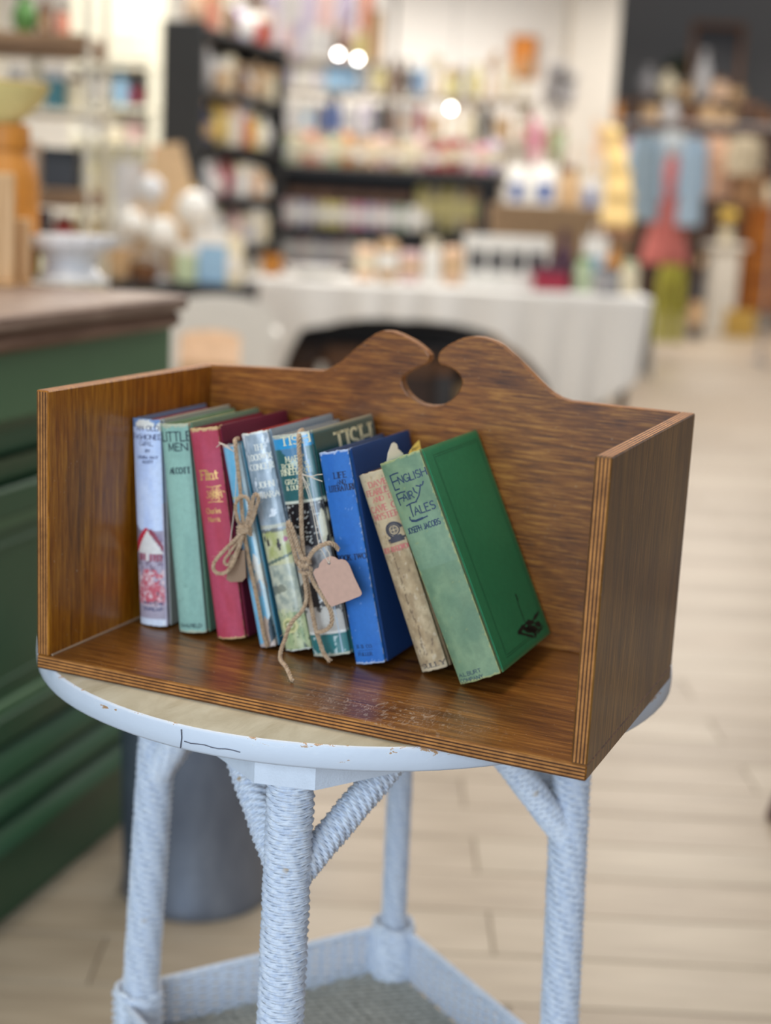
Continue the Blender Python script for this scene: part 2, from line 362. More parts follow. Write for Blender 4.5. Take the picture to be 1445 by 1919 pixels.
def ribbon(mb, pts, surf, w0, w1):
    # one stroke laid on a surface; w0 upright stroke width, w1 level stroke width (mm in the surface's own units)
    P = []
    for a, b in zip(pts[:-1], pts[1:]):
        L = math.hypot(b[0]-a[0], b[1]-a[1]); k = max(1, int(L/.0022))
        for i in range(k): P.append((a[0]+(b[0]-a[0])*i/k, a[1]+(b[1]-a[1])*i/k))
    P.append(pts[-1]); P = np.array(P); K = len(P)
    if K < 2: return
    T = np.gradient(P, axis=0); T /= np.linalg.norm(T, axis=1)[:, None]+1e-12
    up = np.abs(T[:, 1]); hw = .5*(w1+(w0-w1)*up**1.5); Nn = np.stack([-T[:, 1], T[:, 0]], 1)
    P = P.copy(); P[0] -= T[0]*min(w0, w1)*.3; P[-1] += T[-1]*min(w0, w1)*.3
    v = []; f = []
    for k in range(K):
        for s in (1, -1): q = P[k]+s*hw[k]*Nn[k]; v.append(surf(q[0], q[1]))
    for k in range(K-1): f.append((2*k, 2*k+1, 2*k+3, 2*k+2))
    mb.add(v, f)
def text(mb, s, surf, cx, y, h, w0=.16, w1=None, serif=False, gap=.2, sq=1.0, align='C', slant=0.0, fit=None, jitter=0.0, desc=()):
    # centred line of capitals; widths relative to the cap height
    w1 = w0 if w1 is None else w1
    adv = [G[c][0]*sq if c != ' ' else .4 for c in s]; tot = sum(adv)+gap*(len(s)-1)
    if fit: h_w = fit/tot
    else: h_w = h
    x = cx-tot*h_w/2 if align == 'C' else cx
    for i, c in enumerate(s):
        if c != ' ':
            for st in G[c][1]:
                yo = y+jitter*h*math.sin(i*2.3); pts = [(x+(p[0]*sq+slant*p[1])*h_w, yo+p[1]*h) for p in st]
                ribbon(mb, pts, surf, w0*h, w1*h)
                if serif:
                    for e, nx in ((0, 1), (-1, -2)):
                        a = st[e]; b = st[nx]
                        if abs(a[1]-b[1]) > .25 and abs(a[0]-b[0]) < .45 and (a[1] < .02 or .97 < a[1] < 1.02 or abs(a[1]-.62) < .01) and c not in 'OCGS':
                            px = x+(a[0]*sq+slant*a[1])*h_w; py = yo+a[1]*h; d = .15*h_w
                            ribbon(mb, [(px-d, py), (px+d, py)], surf, w1*h, w1*h)
        x += (adv[i]+gap)*h_w
# ------------------------------------------------------------------ value noise and painting on a spine's own grid
def vnoise(U, V, s1, s2, seed=0, oct=4):
    out = np.zeros_like(U); amp = 1; tot = 0
    for o in range(oct):
        r = np.random.RandomState(seed*31+o); g = r.rand(64, 64)
        x = U*s1*2**o; y = V*s2*2**o; xi = np.floor(x).astype(int); yi = np.floor(y).astype(int); fx = x-xi; fy = y-yi
        fx = fx*fx*(3-2*fx); fy = fy*fy*(3-2*fy)
        a = g[xi % 64, yi % 64]*(1-fx)+g[(xi+1) % 64, yi % 64]*fx; b = g[xi % 64, (yi+1) % 64]*(1-fx)+g[(xi+1) % 64, (yi+1) % 64]*fx
        out += amp*(a*(1-fy)+b*fy); tot += amp; amp *= .55
    return out/tot
def inpoly(U, V, poly):
    ins = np.zeros(U.shape, bool); n = len(poly)
    for i in range(n):
        x0, y0 = poly[i]; x1, y1 = poly[(i+1) % n]
        c = ((y0 > V) != (y1 > V)) & (U < (x1-x0)*(V-y0)/((y1-y0) or 1e-9)+x0); ins ^= c
    return ins
class Paint:
    def __init__(self, U, V, base): self.U = U; self.V = V; self.C = np.empty(U.shape+(3,)); self.C[:] = S(*base)
    def put(self, mask, col, a=1.0):
        k = (mask.astype(float)*a)[..., None]; self.C = self.C*(1-k)+np.array(S(*col))*k; return self
    def poly(self, p, col, a=1.0): return self.put(inpoly(self.U, self.V, p), col, a)
    def ell(self, cx, cy, rx, ry, col, a=1.0): return self.put(((self.U-cx)/rx)**2+((self.V-cy)/ry)**2 < 1, col, a)
    def blot(self, s1, s2, thr, col, a=1.0, seed=0, mask=True): return self.put((vnoise(self.U, self.V, s1, s2, seed) > thr) & mask, col, a)
    def soft(self, s1, s2, col, a=.5, seed=0, mask=1.0): 
        k = np.clip((vnoise(self.U, self.V, s1, s2, seed)-.35)/.3, 0, 1)*a*mask; self.C = self.C*(1-k[..., None])+np.array(S(*col))*k[..., None]; return self
# ------------------------------------------------------------------ books
class Lines:
    def __init__(s): s.mbs = []
    def new(s): s.mbs.append(MB()); return s.mbs[-1]
    def add(s, v, f): (s.mbs[-1] if s.mbs else s.new()).add(v, f)
    def build(s, name, mat, parent, smooth=False): return [m.build(name, mat, parent, smooth=smooth) for m in s.mbs if m.n][-1]
class Book:
    def __init__(s, label, xb, yb, lean, T, Hh, Dp, spine_c, board_c, page_c, painter=None, bulge=.005, weave=.0, rough=.6, coat=0.0, joint=True, yaw=0.0, sp_drop=0.0, name='hardback_book', dens=(44, 170), right_painter=None, page_drop=.004):
        s.T, s.H, s.Dp, s.bulge = T, Hh, Dp, bulge
        s.M = TROUGH @ Matrix.Translation((xb, yb, T_+.0002)) @ Matrix.Rotation(math.radians(yaw), 4, 'Z') @ Matrix.Rotation(math.radians(-lean), 4, 'Y')
        s.L = Matrix.Translation((xb, yb, T_+.0002)) @ Matrix.Rotation(math.radians(yaw), 4, 'Z') @ Matrix.Rotation(math.radians(-lean), 4, 'Y')
        s.root = empty(name, label, 'book', M=s.M, group='old books in the trough')
        nu, nv = dens; bt = .0026
        # spine with its two joints
        xs = []; jy = .0105 if joint else .006
        def path(q):   # q in 0..1 over the whole spine
            if q < .12: k = q/.12; return (0.0006*(1-k)+(.0016 if joint else 0)*math.sin(math.pi*k)*1.0, jy+(0.0015-jy)*k)
            if q > .88: x, y = path(1-q); return (T-x, y)
            k = (q-.12)/.76; x = T*(.5-.5*math.cos(math.pi*k)*1.0) if bulge > .003 else T*k; x = .5*T*k*2*.5+.5*x
            return (x, .0015-bulge*(1-abs(2*x/T-1)**2.4))
        s.path = path
        q = np.linspace(0, 1, nu); PX = np.array([path(t) for t in q]); vz = np.linspace(0, 1, nv)
        Uq, Vq = np.meshgrid((q-.12)/.76, vz, indexing='ij')
        zz = vz[None, :]*Hh*np.ones((nu, 1))
        zz = zz+(vnoise(Uq+.5, Vq*0+.3, 14, 1, int(xb*999))-.5)*.0022*(Vq > .99)+vnoise(Uq+.5, Vq*0+.3, 14, 1, int(xb*999))*.0016*(Vq < .01)
        X = PX[:, 0][:, None]*np.ones((1, nv)); Y = PX[:, 1][:, None]*np.ones((1, nv))
        b = MB(); b.grid(X, Y, zz)
        inn = np.stack([np.clip(X, .0016, T-.0016), np.maximum(Y+.0016, 0), zz], -1)
        base = b.n; n0 = nu*nv
        b.add(inn.reshape(-1, 3), [(i*nv+j+1, (i+1)*nv+j+1, (i+1)*nv+j, i*nv+j) for i in range(nu-1) for j in range(nv-1)])
        rim = []
        for i in range(nu-1):
            rim.append((i*nv, n0+i*nv, n0+(i+1)*nv, (i+1)*nv)); rim.append((i*nv+nv-1, (i+1)*nv+nv-1, n0+(i+1)*nv+nv-1, n0+i*nv+nv-1))
        b.f += [list(r) for r in rim]; b.mi += [0]*len(rim)
        p = Paint(Uq, Vq, spine_c)
        if painter: painter(p)
        c = p.C.reshape(-1, 3); b.col = np.vstack([c, c*.8])
        s.spine = b.build('spine', attr_mat('spine_surface', rough, weave, coat), s.root, angle=2)
        # boards
        for side in (0, 1):
            x0, x1 = (0, bt) if side == 0 else (T-bt, T); g = MB()
            ny, nz = 24, 60; ys = np.linspace(jy-.002, Dp, ny); zs = np.linspace(0, Hh, nz)
            Yg, Zg = np.meshgrid(ys, zs, indexing='ij'); Ug = (Yg-ys[0])/(ys[-1]-ys[0]); Vg = Zg/Hh
            # rounded outer corners and slightly worn edges
            rc = .0035; cz = np.where(Vg > .5, Hh-rc, rc); dz = np.abs(Zg-cz); 
            Yc = Yg.copy(); tip = (ys[-1]-Yg < rc) & (np.abs(Zg-np.clip(Zg, rc, Hh-rc)) > 0)
            Yc = np.where(tip, Yg-(np.abs(Zg-np.clip(Zg, rc, Hh-rc))/rc)**2*.0014, Yg)
            e = np.minimum(np.minimum(Zg, Hh-Zg), ys[-1]-Yg); rd = np.where(e < .0008, .0005, 0)
            xo = x0 if side == 0 else x1; xi = x1 if side == 0 else x0; sg = 1 if side == 0 else -1
            Xo = np.full_like(Yg, xo)+sg*rd; Xi = np.full_like(Yg, xi)-sg*rd
            def gf(flip): return [((i*nz+j, i*nz+j+1, (i+1)*nz+j+1, (i+1)*nz+j) if not flip else (i*nz+j, (i+1)*nz+j, (i+1)*nz+j+1, i*nz+j+1)) for i in range(ny-1) for j in range(nz-1)]
            g.add(np.stack([Xo, Yc, Zg], -1), gf(side == 1)); g.add(np.stack([Xi, Yc, Zg], -1), gf(side == 0)); m0 = ny*nz
            bd = [i*nz for i in range(ny)]+[(ny-1)*nz+j for j in range(1, nz)]+[i*nz+nz-1 for i in range(ny-2, -1, -1)]+[j for j in range(nz-2, 0, -1)]
            for a_, b_ in zip(bd, bd[1:]+bd[:1]):
                qf = [a_, b_, m0+b_, m0+a_]; g.f.append(qf if side == 1 else qf[::-1]); g.mi.append(0)
            pp = Paint(Ug, Vg, board_c if not isinstance(board_c, list) else board_c[side])
            if right_painter and side == 1: right_painter(pp)
            cc = pp.C.reshape(-1, 3); g.col = np.vstack([cc, cc])
            ob = g.build('cover_board', attr_mat('cover_surface', rough, weave*.8, coat), s.root, angle=.7)
            if side == 1: s.front = ob
        # page block: rounded back, stepped leaves along the top edge
        pg = MB(); n = 26; v = []; x0, x1 = bt+.0002, T-bt-.0002
        for k in range(n+1):
            x = x0+(x1-x0)*k/n; d = random.uniform(-.0004, .0004); v.append((x, d))
        top = Hh-page_drop
        for k in range(n):
            xa, xb2 = v[k][0], v[k+1][0]-.00005; pg.box(xa, xb2, .0035, Dp-.0045+v[k][1], .003, top+v[k][1]*.7)
        pm = plain(page_c, .8, vary=.14, scale=90)
        s.pages = pg.build('page_block', pm, s.root, smooth=False)
    def surf(s, off=.00018):
        # print surface over the spine: u runs 0..T across, v up the spine, both in metres
        qs = np.linspace(.12, .88, 160); P = np.array([s.path(t) for t in qs]); xs = P[:, 0]; 
        def f(u, v):
            x = min(max(u, .0003), s.T-.0003); y = float(np.interp(x, xs, P[:, 1])); dx = .0004
            sl = (float(np.interp(x+dx, xs, P[:, 1]))-float(np.interp(x-dx, xs, P[:, 1])))/(2*dx); n = math.hypot(sl, 1)
            return (x+off*sl/n, y-off/n, v)
        return f
    def front_surf(s, off=.0002): return lambda u, v: (s.T+off, u, v)
    def on_front(s, px, py): return s.to_local(px, py, s.T)
    def to_local(s, px, py, x):
        p0 = s.L @ Vector((x, 0, 0)); n = (s.L.to_3x3() @ Vector((1, 0, 0))); q = pt_plane(px, py, p0, n); return s.L.inverted() @ Vector(q)
    def spine_uv(s, px, py):
        qs = np.linspace(.12, .88, 160); P = np.array([s.path(t) for t in qs]); y = -s.bulge*.6; n = s.L.to_3x3() @ Vector((0, 1, 0))
        for _ in range(7):
            q = s.L.inverted() @ Vector(pt_plane(px, py, s.L @ Vector((0, y, 0)), n)); y = .5*y+.5*float(np.interp(min(max(q[0], 0), s.T), P[:, 0], P[:, 1]))
        return q[0], q[2]
def ink(c, rough=.6, metal=0.0): return plain(c, rough, metal, vary=.06, scale=300, bump=0)
def edgewear(p, col, seed, top=.012, bot=.012, side=.0, a=.9):
    nz = vnoise(p.U+2, p.V, 9, 60, seed); nt = vnoise(p.U+2, p.V, 12, 3, seed+3)
    p.put(p.V > 1-top*(.3+1.4*nt), col, a); p.put(p.V < bot*(.3+1.4*nt), col, a)
    if side: p.put((np.abs(p.U-.5) > .5-side*(.1+1.5*nz)) & (np.abs(p.U-.5) < .53) & (nz > .45), col, a)
# ------------------------------------------------------------------ the nine books
def btext(bk, mb, s, l, r, hpx, surf=None, **kw):
    if isinstance(mb, Lines): mb = mb.new()
    a = bk.spine_uv(*l); c = bk.spine_uv(*r); d = bk.spine_uv(l[0], l[1]-10)
    h = hpx*abs(d[1]-a[1])/10; text(mb, s, surf or bk.surf(), (a[0]+c[0])/2, (a[1]+c[1])/2, h, fit=abs(c[0]-a[0]), **kw)
def p1(p):
    U, V = p.U, p.V
    p.soft(4, 8, (224,234,255), .6, 1)
    p.put(V < .47, (168,156,176)); p.poly([(-.3,.47),(.0,.50),(.25,.47),(.3,.3),(-.3,.3)], (140,130,145)); p.poly([(.55,.47),(.8,.455),(1.0,.41),(1.3,.40),(1.3,.3),(.5,.3)], (150,135,160))
    p.soft(9, 40, (205,192,205), .7, 2, V < .42); p.blot(10, 42, .60, (120,92,112), .7, 3, (V < .41) & (V > .27))
    p.poly([(.02,.36),(.02,.40),(.42,.485),(.62,.47),(.5,.37)], (206,48,70)); p.poly([(.08,.355),(.48,.472),(.92,.36)], (232,226,220)); p.poly([(.48,.472),(.95,.36),(1.02,.37),(.62,.478)], (150,60,80))
    p.put((np.abs(U-.5) < .38) & (V < .357) & (V > .325) & (np.sin(U*70) > -.1), (170,62,82), .85); p.put((np.abs(U-.45) < .05) & (V < .357) & (V > .32), (236,224,220))
    p.poly([(.05,.12),(.02,.2),(.2,.22),(.32,.28),(.5,.285),(.62,.22),(.9,.2),(1.0,.12)], (214,140,150)); p.blot(9, 55, .52, (236,206,208), .9, 5, (V < .28) & (V > .10)); p.blot(12, 60, .56, (206,84,100), .9, 6, (V < .28) & (V > .11)); p.blot(14, 70, .63, (110,70,90), .8, 7, (V < .2) & (V > .10) & (U > .6))
    p.put((V < .105) & (V > .038), (176,164,178)); p.put((V < .04), (222,228,242)); p.blot(8, 12, .6, (245,245,250), .9, 8, V < .035)
    p.put((U > .93) & (V < .6), (206,198,216), .8)
    p.put(V > .962, (118,148,196)); p.ell(.5, .975, .28, .022, (240,236,226)); p.ell(.98, .965, .16, .02, (240,236,226))
    p.blot(6, 30, .66, (245,240,230), .8, 9, V > .95)
b1 = Book('pale blue jacketed book with a red roofed house on its spine', .0257, .126, 3.4, .0305, .1992, .132, (200,216,250), [(120,140,170), (168,170,160)], (150,70,66), p1, rough=.5)
t = Lines()
for s, l, r, h in (('AN OLD', (257,805), (298,808), 9), ('FASHIONED', (252,821), (304,824), 9), ('GIRL', (262,834), (287,836), 8)): btext(b1, t, s, l, r, h, w0=.15)
for s, l, r, h in (('BY', (273,847), (281,848), 5), ('LOUISA MAY', (259,858), (296,860), 5), ('ALCOTT', (267,867), (287,869), 5), ('GROSSET AND', (269,1130), (306,1134), 4), ('DUNLAP', (271,1142), (305,1145), 5)): btext(b1, t, s, l, r, h, w0=.24)
t.build('lettering', ink((52,60,108)), b1.root, smooth=False)
def p2(p): 
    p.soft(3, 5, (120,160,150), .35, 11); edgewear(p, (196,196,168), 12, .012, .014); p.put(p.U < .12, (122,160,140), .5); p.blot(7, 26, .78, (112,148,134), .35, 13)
b2 = Book('sage green cloth book with dark capitals, second from the end panel', .0711, .1235, 7.2, .0298, .1985, .137, (156,196,180), (112,146,120), (214,184,132), p2, weave=.55, rough=.75, bulge=.0045)
t = Lines(); btext(b2, t, 'LITTLE', (306,825), (359,827), 17, w0=.15); btext(b2, t, 'MEN', (317,844), (352,845), 14, w0=.16); btext(b2, t, 'ALCOTT', (320,887), (357,887), 11, w0=.24, w1=.14, serif=True); btext(b2, t, 'SAALFIELD', (340,1173), (378,1176), 6, w0=.22)
t.build('lettering', ink((44,66,72)), b2.root, smooth=False)
def p3(p):
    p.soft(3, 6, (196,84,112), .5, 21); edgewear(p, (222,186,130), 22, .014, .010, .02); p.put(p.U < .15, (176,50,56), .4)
b3 = Book('rose red cloth book with gilt spine ornament beside the twine bow', .1121, .1245, 10.2, .0300, .199, .138, (186,64,84), (112,24,52), (226,160,134), p3, weave=.35, rough=.7)
t = Lines(); sf = b3.surf(); btext(b3, t, 'Flint'.replace('F', 'F'), (378,897), (409,899), 17, w0=.15, serif=True)
t.new(); gx, gz = b3.spine_uv(403, 926)
for k in range(26):   # scrolling leaf ornament
    a = k*2.4; rr = .0012+.00042*k*.8; cx = gx+rr*math.cos(a)*.9; cz = gz+rr*math.sin(a)*.62
    ribbon(t, [(cx+.0022*math.cos(a+j*.7)*(.3+.25*j), cz+.0018*math.sin(a+j*.7)*(.3+.25*j)) for j in range(5)], sf, .0009, .0006)
for dz in (-.0075, .0075): ribbon(t, [(gx-.008, gz+dz), (gx-.003, gz+dz*.9), (gx+.006, gz+dz)], sf, .0006, .0008)
btext(b3, t, 'Charles'.replace('C', 'C'), (388,963), (414,961), 10, w0=.13); btext(b3, t, 'Norris', (392,978), (413,977), 9, w0=.13)
t.build('lettering', ink((226,178,106), .35, .3), b3.root, smooth=False)
def p4(p):
    U, V = p.U, p.V
    p.soft(4, 9, (150,206,232), .5, 31); p.put(np.abs(V-.745) < .006, (180,190,120), .8)
    p.put((U > .84), (206,226,230)); p.poly([(.35,.30),(.8,.34),(1.1,.28),(1.1,.42),(.7,.40)], (226,222,208)); p.poly([(.5,.40),(.7,.47),(.9,.44),(.8,.36)], (232,230,220)); p.soft(8, 30, (196,150,120), .7, 32, (V < .34) & (V > .26) & (U > .5))
    p.poly([(.3,.0),(.5,.12),(.7,.16),(1.1,.10),(1.1,.0)], (206,180,160)); p.poly([(.75,.02),(.8,.12),(1.0,.16),(1.1,.05)], (36,58,70)); edgewear(p, (200,180,170), 33, .008, .02)
b4 = Book('thin light blue book tied in twine with a bow', .1592, .1215, 13.8, .0172, .190, .132, (112,184,216), (70,140,165), (230,226,214), p4, rough=.25, coat=.5, bulge=.0028, dens=(40, 170))
def p5(p):
    U, V = p.U, p.V
    p.soft(5, 7, (186,196,204), .8, 41); p.soft(7, 20, (120,140,152), .6, 42, V > .55)
    p.put(V < .555, (206,202,160)); p.soft(6, 22, (176,180,110), .9, 43, (V < .56) & (V > .43)); p.put((V < .585) & (V > .55) & (vnoise(U, V, 8, 90, 44) > .5), (96,98,104), .8); p.put((V < .58) & (V > .565), (226,220,190), .6)
    for cx, cy, h in ((.3,.505,.018), (.62,.488,.024), (.18,.52,.012)): p.ell(cx, cy, .05, h, (60,56,60)); p.ell(cx, cy+h, .03, .006, (60,56,60))
    p.ell(.84,.51,.08,.012,(196,120,150)); p.poly([(-.2,.40),(.5,.43),(1.2,.46),(1.2,.45),(.5,.415),(-.2,.385)], (110,124,110))
    p.put((V < .40) & (V > .0) & (V > .0), (182,186,168)); p.soft(5, 16, (146,156,146), .9, 45, (V < .40) & (V > .15)); p.soft(8, 30, (220,218,190), .7, 46, V < .40); p.poly([(0,.30),(.5,.31),(.6,.28),(0,.26)], (104,108,96), .7)
    p.put(V < .16, (176,192,140)); p.soft(9, 26, (120,150,104), .8, 47, V < .18); p.soft(9, 24, (214,216,168), .8, 48, V < .2); p.ell(.45,.12,.25,.035,(228,220,160)); p.ell(.45,.12,.17,.024,(166,170,110)); p.ell(.45,.12,.1,.014,(232,226,190)); p.blot(16, 60, .68, (70,80,70), .8, 49, V < .2)
    p.put((vnoise(U, V, 7, 22, 50) > .66) & (V > .62), (236,240,244), .9); edgewear(p, (236,234,222), 51, .008, .007)
b5 = Book('grey blue dust jacketed novel with painted landscape spine, left of the knotted twine', .1844, .1245, 15.2, .0275, .2035, .136, (166,180,192), [(190,70,64), (150,166,178)], (196,84,78), p5, rough=.22, coat=.6)
t = Lines()
for s, l, r, h in (('THE', (477,845), (498,841), 11), ('LOCKWOOD', (468,864), (520,856), 11), ('CONCERN', (471,881), (521,875), 11), ("JOHN", (486,915), (514,910), 11), ("O'HARA", (483,935), (525,928), 11)): btext(b5, t, s, l, r, h, w0=.2, w1=.1, serif=True)
t.build('lettering', ink((240,238,226)), b5.root, smooth=False)
def p6(p):
    U, V = p.U, p.V
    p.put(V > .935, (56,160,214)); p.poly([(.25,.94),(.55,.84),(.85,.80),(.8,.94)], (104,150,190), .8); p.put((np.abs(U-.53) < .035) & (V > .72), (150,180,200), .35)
    p.ell(.52,.872,.075,.011,(200,220,220)); p.put((V < .705) & (V > .698), (226,226,206)); p.put(V < .698, (28,26,32)); p.put((vnoise(U, V, 26, 150, 61) > .67) & (V < .69) & (V > .4), (214,214,206)); p.poly([(.0,.52),(.16,.62),(.34,.52),(.4,.36),(.0,.32)], (186,182,168)); p.poly([(.75,.60),(.9,.66),(1.1,.62),(1.1,.36),(.9,.40)], (214,206,176)); p.poly([(.9,.52),(1.0,.55),(1.05,.44),(.9,.42)], (40,38,42))
    p.ell(.35,.44,.33,.07,(120,118,120)); p.soft(9, 30, (190,188,184), .8, 62, (V < .5) & (V > .34)); p.put((np.abs(U-.55) < .04) & (V < .32) & (V > .2), (230,230,226)); p.put((V < .225) & (V > .105), (206,200,190)); p.blot(9, 50, .6, (40,38,40), .9, 63, (V < .34) & (V > .19)); p.put((V < .115) & (V > .105), (240,236,226)); p.put(V < .105, (52,120,120)); p.put((V > .015) & (V < .09) & (vnoise(U, V, 9, 22, 64) > .66), (190,210,206))
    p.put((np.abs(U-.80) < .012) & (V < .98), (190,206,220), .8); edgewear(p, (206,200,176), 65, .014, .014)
def p6r(p):
    U, V = p.U, p.V
    p.put((V < .70) & (V > .69), (226,226,206)); p.put(V < .69, (30,28,32)); p.blot(5, 14, .52, (206,198,170), .95, 66, (V < .66) & (V > .12)); p.blot(9, 22, .58, (30,28,30), .95, 67, V < .66); p.put(V < .11, (40,104,104)); p.put((V > .988), (196,190,160)); p.put((np.abs(U-.16) < .004) & (V > .9), (200,196,170)); p.put((np.abs(V-.955) < .003) & (U < .3), (150,176,166))
b6 = Book('teal and black dust jacketed novel behind the hanging kraft tag', .2136, .1232, 14.2, .0380, .2045, .137, (50,104,106), [(150,160,170), (44,92,88)], (216,204,178), p6, rough=.2, coat=.7, right_painter=p6r)
t = Lines()
btext(b6, t, 'TISH', (528,835), (581,828), 16, w0=.2, w1=.1, serif=True)
for s, l, r, h in (('MARY', (536,866), (570,862), 10), ('ROBERTS', (530,880), (578,874), 10), ('RINEHART', (529,892), (583,884), 10), ('GROSSET', (536,909), (580,902), 9), ('& DUNLAP', (538,919), (581,914), 8)): btext(b6, t, s, l, r, h, w0=.2, w1=.12, serif=True)
qa = b6.on_front(628, 832); qb = b6.on_front(696, 820); text(t.new(), 'TISH', b6.front_surf(), (qa[1]+qb[1])/2, (qa[2]+qb[2])/2-.010, (.0215), w0=.28, w1=.12, serif=True, fit=abs(qb[1]-qa[1]))
qa = b6.on_front(650, 1222); qb = b6.on_front(690, 1212); text(t.new(), 'MM', b6.front_surf(), (qa[1]+qb[1])/2, (qa[2]+qb[2])/2, .004, w0=.2, serif=True, fit=.012)
t.build('lettering', ink((236,230,192)), b6.root, smooth=False)
def p7(p):
    p.soft(3, 5, (56,124,200), .4, 71); edgewear(p, (206,214,230), 72, .010, .012, .022, .7); p.put((np.abs(p.U-.50) < .012) & (p.V > .86) & (vnoise(p.U, p.V, 20, 40, 73) > .42), (214,220,232), .9); p.blot(16, 90, .80, (150,180,226), .5, 74)
b7 = Book('bright blue cloth book with worn white edges beside the kraft tag', .2561, .1235, 13.6, .0292, .194, .139, (38,106,186), [(58,80,124), (26,68,128)], (222,206,180), p7, weave=.35, rough=.65, bulge=.0024)
t = Lines(); 
for s, l, r, h in (('LIFE', (627,897), (650,894), 11), ('AND', (632,909), (648,905), 8), ('LITERATURE', (619,922), (667,916), 11), ('BOOK TWO', (635,1052), (687,1045), 10), ('B. B. CO.', (670,1215), (698,1213), 6), ('FULLER', (673,1230), (698,1227), 6)): btext(b7, t, s, l, r, h, w0=.19, w1=.12, serif=True)
qa = b7.spine_uv(672, 1220); qb = b7.spine_uv(698, 1217); ribbon(t, [(qa[0], qa[1]), (qb[0], qb[1])], b7.surf(), .0003, .0003)
t.build('lettering', ink((18,30,66)), b7.root, smooth=False)
def p8(p):
    U, V = p.U, p.V
    p.soft(4, 10, (214,190,152), .8, 81); p.soft(6, 24, (150,124,92), .6, 82, V < .62); p.put((np.abs(U-.40+.25*(vnoise(U*0+.2, V, 1, 9, 83)-.5)) < .018) & (V < .72) & (vnoise(U, V, 6, 40, 84) > .42), (96,74,56), .8); p.blot(11, 46, .74, (104,84,72), .6, 85); p.blot(9, 30, .72, (216,196,166), .6, 86); edgewear(p, (206,184,150), 87, .02, .03)
b8 = Book('small worn tan book with faded red title leaning under the green one', .316, .135, 22.6, .0262, .1846, .122, (190,162,124), (150,122,90), (120,96,66), p8, rough=.85, weave=.2, bulge=.0045, page_drop=.007)
t = Lines()
for s, l, r, h in (('DAVE', (693,914), (727,905), 11), ('FEARLESS', (690,930), (742,917), 11), ('AND THE', (700,940), (747,930), 9), ('CAVE OF', (698,961), (752,948), 12), ('MYSTERY', (704,975), (757,962), 11)): btext(b8, t, s, l, r, h, w0=.2, w1=.12, serif=True)
btext(b8, t, 'ROY ROCKWOOD', (722,1037), (775,1024), 10, w0=.16, w1=.1, serif=True)
t.build('lettering', ink((206,110,104)), b8.root, smooth=False)
t = Lines(); btext(b8, t, 'SULLY', (793,1253), (836,1243), 8, w0=.2, w1=.12, serif=True)
t.build('lettering', ink((62,58,66)), b8.root); t = MB(); ex, ez = b8.spine_uv(738, 993); sf = b8.surf(.0002)
def blob(mb, poly, surf, st=.0004):
    ys = [p[1] for p in poly]; y = min(ys)
    while y < max(ys):
        ym = y+st/2; xs = sorted(a[0]+(ym-a[1])*(q[0]-a[0])/(q[1]-a[1]) for a, q in zip(poly, poly[1:]+poly[:1]) if (a[1] > ym) != (q[1] > ym))
        for x0, x1 in zip(xs[::2], xs[1::2]):
            k = max(1, int((x1-x0)/.0012)); X = [x0+(x1-x0)*i/k for i in range(k+1)]
            mb.add([surf(x, y) for x in X]+[surf(x, y+st) for x in X], [(i, i+1, k+2+i, k+1+i) for i in range(k)])
        y += st
ring = lambda r, w, a0=0, a1=360: ribbon(t, [(ex+r*math.cos(math.radians(a)), ez+r*math.sin(math.radians(a))) for a in np.linspace(a0, a1, 28)], sf, w, w)
ring(.0046, .0011); ring(.0064, .0022, 12, 232); ring(.0028, .0005)
for d in (-.0013, .0013): ribbon(t, [(ex+d, ez-.0026), (ex+d, ez+.0026)], sf, .0006, .0006); ribbon(t, [(ex-.0026, ez+d), (ex+.0026, ez+d)], sf, .0006, .0006)
blob(t, [(ex-.0046,ez-.0052),(ex+.0046,ez-.0052),(ex+.0056,ez-.0072),(ex+.0078,ez-.0070),(ex+.0080,ez-.0084),(ex+.0062,ez-.0090),(ex+.0062,ez-.0110),(ex-.0062,ez-.0110),(ex-.0062,ez-.0090),(ex-.0080,ez-.0084),(ex-.0078,ez-.0070),(ex-.0056,ez-.0072)], sf)
t.build('emblem', ink((62,58,66)), b8.root, smooth=False)['label'] = 'dark printed diving helmet emblem'
def p9(p):
    p.soft(3, 7, (146,170,130), (.7), 91); p.soft(5, 14, (98,132,104), .45, 92); p.put((p.V > .52) & (p.V < .74), (136,166,142), .25); edgewear(p, (196,190,120), 93, .008, .012, .05, .55); p.blot(24, 120, .80, (160,166,112), .5, 94)
def p9r(p):
    p.soft(2, 3, (58,150,100), .5, 95); p.put((p.U > .985) | (p.V > .992) | (p.V < .006), (120,150,96), .5)
b9 = Book('large green cloth fairy tale book leaning at the open end of the row', .3577, .1215, 25.1, .0402, .2052, .143, (116,142,108), (42,138,90), (216,196,150), p9, rough=.6, weave=.45, bulge=.0042, right_painter=p9r)
t = Lines()
def drop(s): return s
btext(b9, t, 'NGLISH', (749,906), (801,890), 15, w0=.15); sf = b9.surf()
def pix(bk, pts): return [bk.spine_uv(*q) for q in pts]
def strokes(mb, bk, L, w=.0012):
    for q in L: ribbon(mb, pix(bk, q), bk.surf(), w, w)
strokes(t, b9, [[(731,892),(736,906),(741,919)], [(731,892),(739,888),(746,886)], [(736,904),(745,900)], [(741,919),(749,916)], [(793,902),(792,908),(786,911),(780,910)]])
btext(b9, t, 'AIR', (757,939), (777,933), 15, w0=.15)
strokes(t, b9, [[(743,927),(747,937),(751,947)], [(743,927),(751,923),(759,921)], [(747,936),(756,932)], [(774,914),(777,921),(782,924)], [(788,908),(787,918),(785,929),(780,939)]])
btext(b9, t, 'ALES', (778,963), (818,954), 16, w0=.15)
strokes(t, b9, [[(768,944),(771,956),(775,968)], [(762,948),(771,943),(781,940)], [(768,969),(769,974),(774,977),(786,974),(801,967)]])
